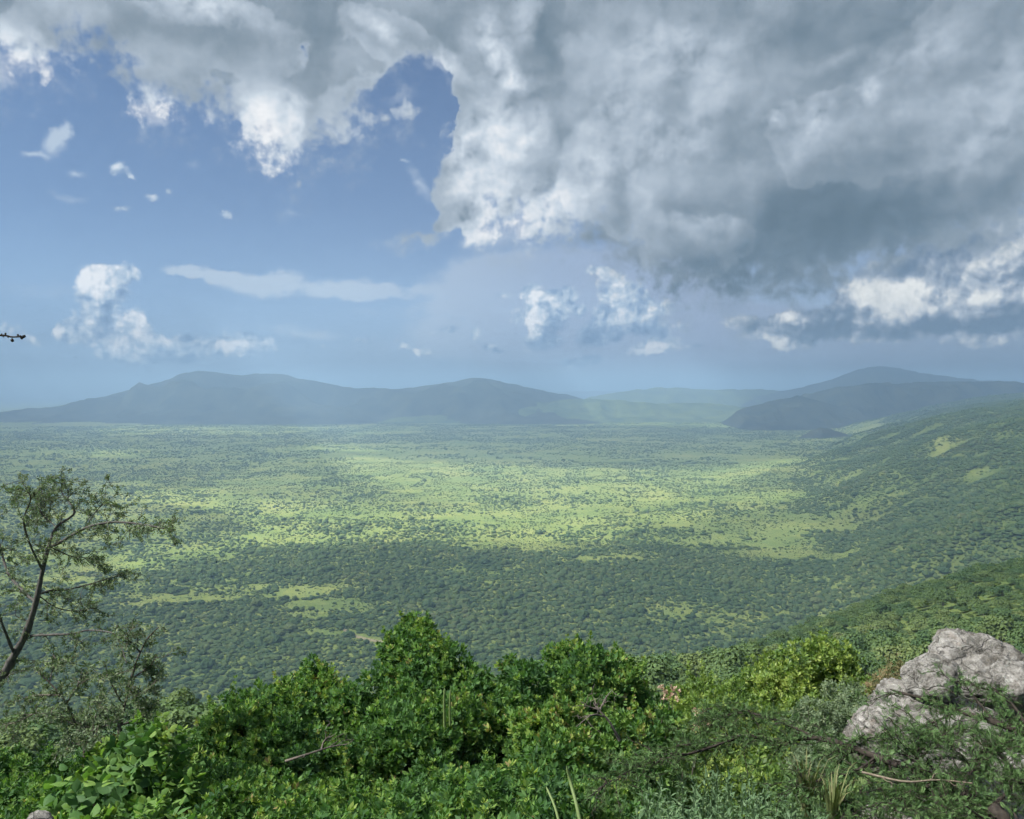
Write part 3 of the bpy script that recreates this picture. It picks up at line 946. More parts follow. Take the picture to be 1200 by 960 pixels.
def smooth_path(ctrl, n=24):
    """Catmull-Rom through control points"""
    P = np.asarray(ctrl, float)
    P = np.vstack([2 * P[0] - P[1], P, 2 * P[-1] - P[-2]])
    out = []
    m = len(P) - 3
    for s in np.linspace(0, m - 1e-6, n):
        k = int(s); t = s - k
        a, b, c, d = P[k:k + 4]
        out.append(0.5 * ((2 * b) + (c - a) * t + (2 * a - 5 * b + 4 * c - d) * t * t + (3 * b - a - 3 * c + d) * t ** 3))
    return np.array(out)


def merge(parts):
    vs, fs, ts, k = [], [], [], 0
    for p in parts:
        vs.append(p[0]); fs.append(p[1] + k)
        ts.append(p[2] if len(p) > 2 and p[2] is not None else np.zeros(len(p[0])))
        k += len(p[0])
    return np.vstack(vs), fs, np.concatenate(ts)


def icosphere(sub):
    import bmesh
    bm = bmesh.new()
    bmesh.ops.create_icosphere(bm, subdivisions=sub, radius=1.0)
    v = np.array([x.co[:] for x in bm.verts]); f = np.array([[q.index for q in p.verts] for p in bm.faces])
    bm.free()
    return v, f


def lobes_crown(r, n_lobe, quads, leaf, flat=0.62):
    """leafy crown about 2 wide: lobes of leaf sprays with gaps between them, base of the crown at z = 0.35"""
    cs = []
    for k in range(n_lobe):
        a = r.random() * 2 * math.pi; q = 0.62 * math.sqrt(r.random())
        cs.append((q * math.cos(a), q * math.sin(a), 0.55 + 0.50 * (1 - q) * r.random() + 0.12 * r.random(), 0.30 + 0.20 * r.random()))
    cs = np.array(cs)
    k = r.integers(0, n_lobe, quads)
    d = unit(r.normal(size=(quads, 3)))
    d[:, 2] = np.where(d[:, 2] < -0.35, -d[:, 2] * 0.4, d[:, 2])
    rad = cs[k, 3] * (0.55 + 0.5 * r.random(quads) ** 0.5)
    p = cs[k, :3] + d * rad[:, None] * np.array([1, 1, flat])
    tv = np.array([[0, -0.5, 0], [0.42, 0, 0.10], [0, 0.55, 0.0], [-0.42, 0, 0.10]])
    ax = d * 0.8 + np.array([0, 0, 0.7]) + r.normal(size=(quads, 3)) * 0.45
    return scatter(tv, np.array([[0, 1, 2, 3]]), p, ax, leaf * (0.6 + 0.8 * r.random(quads)), r)


def dome_crown(r):
    """small distant crown: lumpy closed dome, flat below"""
    v, f = icosphere(4)
    nz = Noise(int(r.integers(1, 9999)))
    q = v * 1.7 + 5
    lump = 0.5 * (nz.ridged(q[:, 0] + q[:, 2] * .7, q[:, 1] - q[:, 2] * .6, 3) + nz.fbm(q[:, 1] * 2 + q[:, 2], q[:, 0] * 2, 3))
    s = 0.62 + 0.55 * lump + 0.34 * (nz(v[:, 0] * 7 + v[:, 2] * 5 + 31, v[:, 1] * 7 + 11) - 0.5)
    v = v * s[:, None]
    v[:, 2] = np.where(v[:, 2] < 0, v[:, 2] * 0.5, v[:, 2] * 0.80) + 0.40
    return v, f


# ---- places where bush trees grow on the slope and the plain
def tree_spots():
    P = []
    for r0, r1, s, szl, szh in ((36, 700, 4.6, 2.6, 7.5), (700, 1700, 5.0, 2.6, 10.0), (1700, 3600, 8.5, 3.2, 10.0), (3600, 8200, 11.5, 5.0, 12.0)):
        half = r1 * 0.70
        gx, gy = np.meshgrid(np.arange(-half, half, s), np.arange(r0 * 0.72, r1, s), indexing='ij')
        x = (gx + (rng.random(gx.shape) - 0.5) * s * 0.95).ravel(); y = (gy + (rng.random(gx.shape) - 0.5) * s * 0.95).ravel()
        rr = np.hypot(x, y)
        k = (rr >= r0) & (rr < r1) & (np.abs(x) < 0.66 * y + 12)
        x, y, rr = x[k], y[k], rr[k]
        op = openness(x, y)
        fd = foot_distance(x, y)
        thin = 0.10 * sstep(rr, 600, 2500)
        n = NZ3.fbm(x / 34 + 9, y / 34 + 4, 3)                    # clumping
        keep = rng.random(len(x)) < np.clip(1.12 - 1.25 * op - thin + (n - 0.5) * 1.3 * (0.25 + op), 0.015, 1)
        x, y, rr, op = x[keep], y[keep], rr[keep], op[keep]
        w = (szl + (szh - szl) * rng.random(len(x)) ** 1.9) * (1 - 0.25 * op)
        if r0 > 600:                                            # here and there crowns grown into one thicket
            w = np.where(rng.random(len(x)) < 0.05 * (1 - op), w * 1.4 + 4, w)
        P.append(np.stack([x, y, land(x, y), w, rr], 1))
        if 600 < r0 < 3000:                             # low scrub strewn over the open grass
            gx2, gy2 = np.meshgrid(np.arange(-half, half, 7.5 if r0 > 1000 else 4.5), np.arange(r0 * 0.72, r1, 7.5 if r0 > 1000 else 4.5), indexing='ij')
            x = (gx2 + (rng.random(gx2.shape) - 0.5) * 7).ravel(); y = (gy2 + (rng.random(gx2.shape) - 0.5) * 7).ravel()
            rr = np.hypot(x, y)
            k = (rr >= r0) & (rr < r1) & (np.abs(x) < 0.66 * y + 12)
            x, y, rr = x[k], y[k], rr[k]
            n = NZ2.fbm(x / 60 + 5, y / 60 + 1, 4, 0.6)
            k = (rng.random(len(x)) < 0.30 + 2.0 * (n - 0.5)) & (openness(x, y) > 0.2)
            x, y, rr = x[k], y[k], rr[k]
            P.append(np.stack([x, y, land(x, y), (1.8 + 3.4 * rng.random(len(x)) ** 1.5) * (1.0 if r0 > 1000 else 0.6), rr], 1))
        if r0 > 1000:                                           # the hillside on the right is closed bush: a second sowing there
            gx2 = gx + (rng.random(gx.shape) - 0.5) * s; gy2 = gy + (rng.random(gx.shape) - 0.5) * s
            x, y = gx2.ravel(), gy2.ravel()
            rr = np.hypot(x, y)
            k = (rr >= r0) & (rr < min(r1, 6500)) & (np.abs(x) < 0.66 * y + 12) & (foot_distance(x, y) > -80)
            x, y, rr = x[k], y[k], rr[k]
            k = rng.random(len(x)) < np.clip(1.25 - 1.6 * openness(x, y), 0.05, 1)
            x, y, rr = x[k], y[k], rr[k]
            P.append(np.stack([x, y, land(x, y), 4.0 + 7.0 * rng.random(len(x)) ** 1.6, rr], 1))
    return np.vstack(P)


SPOTS = tree_spots()
SKYLINE = [(-20, 880), (60, 868), (200, 850), (240, 800), (400, 765), (485, 722), (560, 768), (690, 752), (770, 800), (830, 785), (950, 742), (1020, 780), (1060, 800), (1110, 765), (1220, 735)]


def pick_nearest(S, n):
    """those that show largest in the photograph"""
    top = S[:, 2] + 0.7 * S[:, 3]
    u, v = project(S[:, 0], S[:, 1], top)
    vis = (u > -5) & (u < 1205) & (v < np.interp(u, [p[0] for p in SKYLINE], [p[1] for p in SKYLINE]) - 6) & (S[:, 4] < 900)
    idx = np.where(vis)[0]
    idx = idx[np.argsort(-(S[idx, 3] / S[idx, 4]))][:2500]
    ok = []
    for i in idx:                                               # nothing of the hill in the line of sight
        t = np.linspace(0.03, 0.97, 50)
        x, y, z = S[i, 0] * t, S[i, 1] * t, CAM_Z + (top[i] - CAM_Z) * t
        if (land(x, y) < z + 0.4).all():
            ok.append(i)
        if len(ok) == n:
            break
    return np.array(ok)


NEAR = pick_nearest(SPOTS, 300)


def build_trees():
    r = np.random.default_rng(5)
    crowns = []
    for k in range(5):
        v, f, _ = lobes_crown(r, 11, 1700, 0.115)
        crowns.append(mesh_np('crown', v, f, MAT_BUSH))
    trunks = []
    for k in range(2):
        parts = []
        for j in range(3):
            a = r.random() * 6.28
            p = smooth_path([(0, 0, -0.15), (0.05 * math.cos(a), 0.05 * math.sin(a), 0.25), (0.25 * math.cos(a), 0.25 * math.sin(a), 0.7)], 6)
            parts.append(tube(p, np.linspace(0.045, 0.015, 6), 5))
        v, f, _ = merge(parts)
        trunks.append(mesh_np('trunk', v, f, MAT_BARK))
    # the ones that show largest, each a thing
    for i in NEAR:
        x, y, z, w, rr = SPOTS[i]
        t = empty('bush_tree', (x, y, z), r.random() * 6.28)
        hs = 0.85 + 0.5 * r.random()
        t.scale = (w / 2, w / 2, w / 2 * hs)
        tag(t, 'leafy green bush tree with rounded crown on the wooded slope below the rocks', 'tree', 'bush trees on the wooded slope')
        link('crown', crowns[int(r.integers(5))], t)
        link('trunk', trunks[int(r.integers(2))], t)
    # the rest as one mass
    rest = np.delete(SPOTS, NEAR, axis=0)
    far_meshes = []
    for k in range(9):
        v, f = dome_crown(r)
        if k % 3 == 1:                                          # two crowns grown together
            v2, f2 = dome_crown(r)
            v = np.vstack([v * 0.8 - [0.35, 0.1, 0], v2 * 0.62 + [0.5, 0.25, 0]]); f = np.vstack([f, f2 + len(v2)])
        v = v * [1.0 + 0.35 * r.random(), 0.8 + 0.2 * r.random(), 0.75 + 0.35 * r.random()]
        far_meshes.append(mesh_np('bush_crown', v, f, MAT_BUSH, False))
    near_rest, far_rest = rest[rest[:, 4] < 620], rest[rest[:, 4] >= 620]
    forest('near_bush_wood', near_rest, crowns, r)
    forest('bush_wood', far_rest, far_meshes, r)


def forest(name, S, meshes, r):
    n = len(S)
    me = bpy.data.meshes.new(name)
    me.vertices.add(n)
    me.vertices.foreach_set('co', S[:, :3].astype(np.float32).ravel())
    for k, v in (('size', S[:, 3] / 2), ('spin', r.random(n) * 6.28), ('tall', 0.55 + 0.55 * r.random(n))):
        a = me.attributes.new(k, 'FLOAT', 'POINT'); a.data.foreach_set('value', v.astype(np.float32))
    a = me.attributes.new('pick', 'INT', 'POINT'); a.data.foreach_set('value', r.integers(0, len(meshes), n).astype(np.int32))
    o = link(name, me)
    tag(o, kind='stuff')
    nt = bpy.data.node_groups.new(name, 'GeometryNodeTree')
    nt.interface.new_socket('Geometry', in_out='INPUT', socket_type='NodeSocketGeometry')
    nt.interface.new_socket('Geometry', in_out='OUTPUT', socket_type='NodeSocketGeometry')
    g = G(nt)
    gi, go = g.node('NodeGroupInput'), g.node('NodeGroupOutput')
    join = g.node('GeometryNodeJoinGeometry')
    for m in reversed(meshes):
        po = bpy.data.objects.new('bush_crown', m)                # a shape to copy, not itself in the scene
        oi = g.node('GeometryNodeObjectInfo')
        oi.inputs['Object'].default_value = po
        oi.inputs['As Instance'].default_value = True
        nt.links.new(oi.outputs['Geometry'], join.inputs[0])
    def attr(k, t='FLOAT'):
        a = g.node('GeometryNodeInputNamedAttribute', data_type=t)
        a.inputs['Name'].default_value = k
        return a.outputs[0]
    ip = g.node('GeometryNodeInstanceOnPoints')
    nt.links.new(gi.outputs[0], ip.inputs['Points'])
    nt.links.new(join.outputs[0], ip.inputs['Instance'])
    ip.inputs['Pick Instance'].default_value = True
    nt.links.new(attr('pick', 'INT'), ip.inputs['Instance Index'])
    cz = g.node('ShaderNodeCombineXYZ'); g.put(cz.inputs[2], attr('spin'))
    nt.links.new(cz.outputs[0], ip.inputs['Rotation'])
    cs = g.node('ShaderNodeCombineXYZ')
    s = attr('size')
    g.put(cs.inputs[0], s); g.put(cs.inputs[1], s)
    g.put(cs.inputs[2], g.m('MULTIPLY', s, attr('tall')))
    nt.links.new(cs.outputs[0], ip.inputs['Scale'])
    nt.links.new(ip.outputs[0], go.inputs[0])
    md = o.modifiers.new('scatter', 'NODES')
    md.node_group = nt
    return o


build_trees()


# ------------------------------------------------------------------ foreground: shrubs, thorn trees, rocks
RF = np.random.default_rng(77)


def leaf_whorl(n, length, width, r, up=0.55, fold=0.22, six=False):
    """a rosette of n folded leaves at a twig's tip, axis +z"""
    V, F, T = [], [], []
    for k in range(n):
        a = k * 2.39996 + r.normal() * 0.15
        el = up + 0.55 * (k / max(n - 1, 1)) + r.normal() * 0.16
        L = length * (0.72 + 0.5 * r.random()); W = width * (0.8 + 0.4 * r.random())
        ca, sa, ce, se = math.cos(a), math.sin(a), math.cos(el), math.sin(el)
        d = np.array([ca * ce, sa * ce, se]); s = np.array([-sa, ca, 0]); nn = np.cross(d, s)
        b0 = d * length * 0.12 + np.array([0, 0, -0.35 * length * (1 - k / n)])
        i = len(V)
        if six:
            V += [b0, b0 + d * L * .35 + s * W * .48 - nn * fold * W * .8, b0 + d * L * .72 + s * W * .36 - nn * fold * W, b0 + d * L - nn * L * .10,
                  b0 + d * L * .72 - s * W * .36 - nn * fold * W, b0 + d * L * .35 - s * W * .48 - nn * fold * W * .8, b0 + d * L * .5 + nn * 0.02 * L]
            F += [(i, i + 1, i + 2, i + 6), (i + 6, i + 2, i + 3, i + 4), (i, i + 6, i + 4, i + 5)]
            t = r.normal() * 0.08
            T += [t] * 7
        else:
            V += [b0, b0 + d * L * .58 + s * W * .5 - nn * fold * W, b0 + d * L, b0 + d * L * .58 - s * W * .5 - nn * fold * W]
            F += [(i, i + 1, i + 2, i + 3)]
            t = r.normal() * 0.10
            T += [t] * 4
    return np.array(V), np.array(F), np.array(T)


def feather(r, n=9, length=0.09, w=0.005, l=0.028):
    """a small feathery leaf of thin leaflets in two rows"""
    V, F, T = [], [], []
    for k in range(n):
        y = length * (k + 0.5) / n
        ll = l * (0.5 + 0.7 * math.sin(math.pi * (k + 1) / (n + 1)))
        for s in (-1, 1):
            i = len(V)
            V += [(0, -w * 0.6, y), (s * ll * .55, -w, y + ll * .35 - w * .2), (s * ll, 0, y + ll * .55), (s * ll * .5, w, y + ll * .42 + w * 1.2)]
            F += [(i, i + 1, i + 2, i + 3)]
            T += [r.normal() * .05] * 4
    return np.array(V, float), np.array(F), np.array(T)


MAT_BROAD = m_leaf('broad_leaves', [(0.0, (0.036, 0.090, 0.032)), (0.40, (0.070, 0.156, 0.042)), (0.66, (0.122, 0.220, 0.048)), (0.85, (0.20, 0.29, 0.062)), (0.97, (0.27, 0.33, 0.075)), (1.0, (0.24, 0.20, 0.09))], 0.6, 0.38, 'tint', 0.2)
MAT_OLIVE = m_leaf('light_leaves', [(0.0, (0.055, 0.105, 0.026)), (0.4, (0.095, 0.165, 0.034)), (0.75, (0.165, 0.245, 0.045)), (1.0, (0.27, 0.33, 0.075))], 0.5, 0.35, 'tint', 0.35)
MAT_GREY = m_leaf('grey_green_leaves', [(0.0, (0.070, 0.105, 0.062)), (0.5, (0.115, 0.165, 0.090)), (1.0, (0.19, 0.23, 0.13))], 0.6, 0.30, 'tint', 0.25)
MAT_ACACIA = m_leaf('feathery_leaves', [(0.0, (0.050, 0.100, 0.040)), (0.5, (0.088, 0.160, 0.056)), (1.0, (0.15, 0.225, 0.085))], 0.65, 0.25, 'tint', 0.2)
MAT_BROWN = m_leaf('rusty_leaves', [(0.0, (0.070, 0.095, 0.035)), (0.5, (0.125, 0.120, 0.055)), (1.0, (0.22, 0.16, 0.09))], 0.7, 0.25, 'tint', 0.2)
MAT_HERB = m_leaf('herb_leaves', [(0.0, (0.070, 0.130, 0.062)), (0.5, (0.110, 0.185, 0.090)), (1.0, (0.19, 0.26, 0.14))], 0.6, 0.30, 'tint', 0.25)
MAT_DRY = m_leaf('dry_grass', [(0.0, (0.06, 0.09, 0.03)), (0.5, (0.12, 0.14, 0.055)), (1.0, (0.22, 0.21, 0.11))], 0.7, 0.25, 'tint', 0.2)
MAT_TWIG = m_wood('twig_bark', (0.06, 0.05, 0.042), (0.17, 0.15, 0.13), 60.0)
MAT_DARKBARK = m_wood('thorn_bark', (0.012, 0.010, 0.009), (0.055, 0.046, 0.038), 40.0)
MAT_STALK = m_leaf('green_stalk', [(0.0, (0.08, 0.13, 0.035)), (1.0, (0.15, 0.20, 0.07))], 0.6, 0.0, 'tint', 0.4)

W_BROAD = leaf_whorl(10, 0.066, 0.033, RF)
W_SMALL = leaf_whorl(8, 0.050, 0.024, RF, 0.45)
W_LARGE = leaf_whorl(6, 0.095, 0.066, RF, 0.25, 0.20, True)
W_SPARSE = leaf_whorl(6, 0.042, 0.020, RF, 0.3)
FEATHER = feather(RF, 11, 0.075, 0.0020, 0.015)


def lobes_px(top, bottom, d_top, d_bot, size, n, r):
    """lumps of foliage under a measured outline: (centre, radius) in metres"""
    us = np.array([p[0] for p in top], float); vs = np.array([p[1] for p in top], float)
    out = []
    vmin = vs.min()
    # first a row along the outline, then the body below it
    span = us[-1] - us[0]
    k_edge = max(4, int(span / (size * 0.62)))
    for k in range(k_edge + n):
        s = size * (0.55 + 0.85 * r.random())
        if k < k_edge:
            u = us[0] + span * (k + r.random()) / k_edge
            s *= 0.72
            v = np.interp(u, us, vs) + s * 0.92
        else:
            u = us[0] + s * .4 + (span - s * .8) * r.random()
            v0 = np.interp(u, us, vs) + s * 1.1
            if v0 > bottom:
                continue
            v = v0 + (bottom - v0) * r.random()
        d = d_top + (d_bot - d_top) * np.clip((v - vmin) / max(bottom - vmin, 1), 0, 1) + r.normal() * 0.35
        p = at(u, v, d)
        out.append((p.x, p.y, p.z, s * d / F_PX))
    return np.array(out)


def foliage(lobes, tmpl, dens, r, leaf_scale=1.0, tip_share=0.10, squash=0.85, spread=0.5, up=0.5, tint_mid=0.38, shoots=0.55):
    """sprays over and inside the lumps; paler sprays for fresh leaves and sunlit tops"""
    tv, tf, tt = tmpl
    P, A = [], []
    for x, y, z, s in lobes:
        n = max(6, int(dens * s * s))
        d = unit(r.normal(size=(n, 3)))
        rad = s * (0.35 + 0.65 * r.random(n) ** 0.45) * (0.86 + 0.26 * r.random(n))
        P.append(np.array([x, y, z]) + d * rad[:, None] * np.array([1, 1, squash]))
        A.append(d + np.array([0, 0, up]) + r.normal(size=(n, 3)) * spread)
    P, A = np.vstack(P), np.vstack(A)
    fresh_lit = np.clip(unit(A)[:, 2] * 0.9 + 0.35, 0, 1.3)                       # upward sprays tinted paler: fresh leaves, and sunlit tops put into the colour
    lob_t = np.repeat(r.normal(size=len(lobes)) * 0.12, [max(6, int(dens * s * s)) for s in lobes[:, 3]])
    tint = tint_mid + lob_t + r.normal(size=len(P)) * 0.13 + (r.random(len(P)) < tip_share * 1.5 * fresh_lit) * (0.22 + 0.22 * r.random(len(P)))
    sc = leaf_scale * (0.75 + 0.55 * r.random(len(P)))
    # upright shoots that stick out of the outline
    SP, SA, ST, SS = [], [], [], []
    for x, y, z, s in lobes[r.random(len(lobes)) < shoots]:
        for q in range(int(1 + 3 * r.random())):
            d = unit((r.normal(size=3) * [1, 1, .4] + [0, 0, 1.3])[None])[0]
            b = np.array([x, y, z]) + d * s * np.array([1, 1, squash]) * 0.85
            dd = unit((d + [0, 0, 1.0] + r.normal(size=3) * .25)[None])[0]
            L = s * (0.35 + 0.75 * r.random()); t0 = r.normal() * .1
            m = int(3 + L / 0.055)
            for j in range(m):
                SP.append(b + dd * L * j / m + r.normal(size=3) * 0.012); SA.append(dd + r.normal(size=3) * .35)
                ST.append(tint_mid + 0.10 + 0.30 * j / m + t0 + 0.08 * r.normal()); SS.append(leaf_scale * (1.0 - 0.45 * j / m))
    if SP:
        P, A = np.vstack([P, SP]), np.vstack([A, SA]); tint = np.concatenate([tint, ST]); sc = np.concatenate([sc, SS])
    tint = np.minimum(tint, np.where(r.random(len(tint)) < 0.008, 1.0, 0.93))
    return scatter(tv, tf, P, A, sc, r, tint, tt)


def stems(root, lobes, n, r0, mat, parent, r, name='branch'):
    """woody branches from the root into the lumps, each a part"""
    pick = r.choice(len(lobes), size=min(n, len(lobes)), replace=False)
    root = np.array(root)
    for k in pick:
        c = lobes[k, :3]
        m1 = root + (c - root) * 0.4 + r.normal(size=3) * 0.12 + np.array([0, 0, 0.10])
        m2 = root + (c - root) * 0.75 + r.normal(size=3) * 0.10
        p = smooth_path([root + r.normal(size=3) * [0.06, 0.06, 0], m1, m2, c], 12)
        v, f = tube(p, np.linspace(r0, r0 * 0.22, 12), 6)
        link(name, mesh_np(name, v - root, f, mat, True), parent)


def shrub(name, label, cat, top, bottom, d_top, d_bot, size, n, tmpl, mat, dens, root_u, n_stem=6, group=None, stem_mat=None, seed=1, peaks=(), big_leaf=0, **kw):
    r = np.random.default_rng(seed)
    lobes = lobes_px(top, bottom, d_top, d_bot, size, n, r)
    for pu, pv, pr in peaks:                                    # measured tips
        p = at(pu, pv, d_top + 0.2 * r.normal())
        lobes = np.vstack([lobes, [p.x, p.y, p.z, pr * d_top / F_PX]])
    dr = 0.6 * d_top + 0.4 * d_bot
    p = at(root_u, 900, dr)
    root = (p.x, p.y, land1(p.x, p.y) - 0.05)
    t = empty(name, root)
    tag(t, label, cat, group)
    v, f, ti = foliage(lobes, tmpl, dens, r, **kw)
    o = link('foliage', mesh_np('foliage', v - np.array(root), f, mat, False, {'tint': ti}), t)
    tag(o, kind='stuff')
    stems(root, lobes, n_stem, 0.035, stem_mat or MAT_TWIG, t, r)
    if big_leaf:                                                # leaves large enough to pick apart: each a part
        L, W = 0.115, 0.078
        lv = np.array([[0, 0, 0], [W * .42, L * .22, -.010], [W * .50, L * .48, -.014], [W * .26, L * .80, -.012], [0, L * 1.04, -.018], [-W * .26, L * .80, -.012], [-W * .50, L * .48, -.014], [-W * .42, L * .22, -.010], [0, L * .45, .006]])
        lf = np.array([[0, 1, 8], [1, 2, 8], [2, 3, 8], [3, 4, 8], [4, 5, 8], [5, 6, 8], [6, 7, 8], [7, 0, 8]])
        blades = [mesh_np('leaf', lv, lf, mat, True, {'tint': np.full(9, q)}) for q in (0.30, 0.42, 0.52, 0.62, 0.72)]
        eye = np.array([0, 0, CAM_Z])
        front = lobes[np.argsort(np.linalg.norm(lobes[:, :3] - eye, axis=1))]
        for k in range(big_leaf):
            x, y, z, s = front[int(len(front) * 0.9 * r.random())]
            c = np.array([x, y, z])
            to = unit((eye - c)[None])[0]
            d = unit((r.normal(size=3) * 0.8 + to * 0.9 + [0, 0, 0.5])[None])[0]
            p = c + d * s * (0.98 + 0.22 * r.random()) - np.array(root)
            o = link('leaf', blades[int(r.integers(5))], t, tuple(p))
            hang = unit((d * 0.6 + r.normal(size=3) * 0.55 + [0, 0, -0.15])[None])[0]
            nrm = Vector(unit((d * 0.5 + r.normal(size=3) * 0.3 + [0, 0, 0.9])[None])[0])
            yv = Vector(hang); xv = yv.cross(nrm).normalized(); zv = xv.cross(yv).normalized()
            o.rotation_euler = Matrix((xv, yv, zv)).transposed().to_euler()
            o.scale = (0.6 + 0.5 * r.random(),) * 3
    return t


def build_shrubs():
    shrub('shrub', 'broad-leaved green shrub right of the thin grey sapling, low dome with one small peak', 'shrub',
          [(205, 900), (225, 862), (245, 842), (272, 812), (305, 797), (335, 802), (352, 780), (367, 768), (382, 786), (402, 796), (425, 815), (452, 850)], 990, 11.5, 7.6, 36, 64, W_BROAD, MAT_BROAD, 1500, 320, 8, 'leafy shrubs along the brow', seed=2, peaks=((367, 783, 14), (358, 796, 16), (378, 798, 16)))
    shrub('shrub', 'tallest dark green shrub rising to a pointed peak against the valley', 'shrub',
          [(418, 850), (440, 785), (462, 748), (474, 728), (486, 716), (500, 728), (522, 748), (540, 768), (562, 786), (585, 830)], 990, 12.0, 7.4, 38, 66, W_BROAD, MAT_BROAD, 1500, 500, 8, 'leafy shrubs along the brow', seed=3, peaks=((486, 734, 17), (478, 748, 20), (496, 750, 18), (464, 766, 18), (515, 764, 20)))
    shrub('shrub', 'wide rounded shrub with bare forked twigs showing in the middle of its face', 'shrub',
          [(568, 830), (582, 795), (595, 766), (610, 778), (640, 762), (668, 753), (700, 752), (722, 762), (742, 782), (757, 806), (775, 842)], 990, 11.0, 7.2, 38, 70, W_BROAD, MAT_BROAD, 1500, 660, 8, 'leafy shrubs along the brow', seed=4, peaks=((595, 778, 11), (598, 794, 16), (655, 772, 20), (690, 770, 20)))
    shrub('shrub', 'yellow-green shrub behind the feathery thorn branch, brightest on the slope', 'shrub',
          [(866, 806), (888, 778), (915, 757), (948, 742), (975, 745), (995, 762), (1010, 790), (1022, 820)], 900, 15.0, 13.0, 30, 34, W_SMALL, MAT_OLIVE, 900, 945, 6, 'leafy shrubs along the brow', seed=5, leaf_scale=1.35, tip_share=0.3)
    shrub('shrub', 'light green shrub under dry pinkish seed heads, between wide shrub and feathery thorn branch', 'shrub',
          [(756, 850), (778, 818), (800, 800), (826, 790), (850, 796), (872, 806), (896, 822), (920, 850)], 950, 12.5, 8.8, 32, 44, W_SMALL, MAT_OLIVE, 1000, 830, 6, 'leafy shrubs along the brow', seed=6, leaf_scale=1.2, tip_share=0.2)
    shrub('shrub', 'dull dark shrub beside the lower left edge of the pale rock', 'shrub',
          [(918, 850), (940, 822), (962, 800), (990, 796), (1010, 806), (1022, 830), (1030, 850)], 900, 11.5, 10.0, 26, 30, W_SPARSE, MAT_GREY, 1700, 975, 6, 'leafy shrubs along the brow', seed=7, leaf_scale=1.0, tip_share=0.08)
    shrub('shrub', 'small rusty brown shrub just left of the pale rocks', 'shrub',
          [(1012, 815), (1030, 785), (1050, 772), (1072, 780), (1094, 800), (1104, 820)], 850, 12.5, 12.0, 18, 20, W_SPARSE, MAT_BROWN, 1300, 1055, 6, 'leafy shrubs along the brow', seed=8, leaf_scale=1.0)
    shrub('shrub', 'dark low shrub in the bottom left corner beside the grey stone', 'shrub',
          [(-70, 872), (-30, 876), (10, 880), (45, 878), (75, 884), (105, 905)], 1000, 8.6, 6.4, 30, 40, W_SMALL, MAT_BROAD, 1700, 20, 5, 'leafy shrubs along the brow', seed=9, tint_mid=0.24, tip_share=0.12)
    shrub('shrub', 'low shrub with large pale heart-shaped leaves at the bottom left', 'shrub',
          [(78, 908), (100, 890), (130, 872), (160, 856), (185, 862), (205, 880), (222, 908)], 1000, 7.4, 5.6, 32, 30, W_LARGE, MAT_BROAD, 300, 150, 5, 'leafy shrubs along the brow', seed=10, big_leaf=300, tint_mid=0.42, tip_share=0.2, up=0.2, spread=0.7)
    shrub('shrub', 'deep green shrub filling the bottom middle in front of the wide rounded shrub', 'shrub',
          [(440, 940), (480, 915), (530, 900), (580, 893), (630, 900), (670, 915), (700, 940)], 1010, 6.6, 5.2, 34, 34, W_SMALL, MAT_BROAD, 1700, 570, 5, 'leafy shrubs along the brow', seed=12, tint_mid=0.27, tip_share=0.10)
    shrub('shrub', 'bright leafy shrub at the bottom edge beneath the low dome shrub', 'shrub',
          [(215, 945), (250, 925), (300, 915), (350, 922), (400, 915), (440, 928), (470, 950)], 1010, 6.4, 5.4, 32, 30, W_BROAD, MAT_BROAD, 1000, 340, 5, 'leafy shrubs along the brow', seed=13, leaf_scale=0.8, tip_share=0.22)


def pathpx(pts, n):
    """path through photograph points, each (u, v, distance)"""
    return smooth_path([tuple(at(*p)) for p in pts], n)


def twigs(path, n, length, r, rad=0.004, droop=0.0, t0=0.15, flat=0.6, planar=None):
    """side twigs leaving a limb; returns tubes and their points"""
    out = []
    m = len(path)
    for k in range(n):
        i = min(m - 2, int((t0 + (1 - t0) * r.random()) * (m - 1)))
        p = path[i]
        d = unit((path[i + 1] - path[i])[None])[0]
        s = unit(r.normal(size=(1, 3)) * np.array([1, 1, flat]))[0]
        q = unit((d * 0.7 + s * 0.9)[None])[0]
        L = length * (0.4 + 0.9 * r.random())
        c = [p, p + q * L * .4 + r.normal(size=3) * L * .06, p + q * L * .75 + r.normal(size=3) * L * .10 - np.array([0, 0, droop * L * .3]), p + q * L + r.normal(size=3) * L * .14 - np.array([0, 0, droop * L])]
        w = smooth_path(c, 9)
        out.append((w, tube(w, np.linspace(rad, rad * 0.35, 9), 4)))
    return out


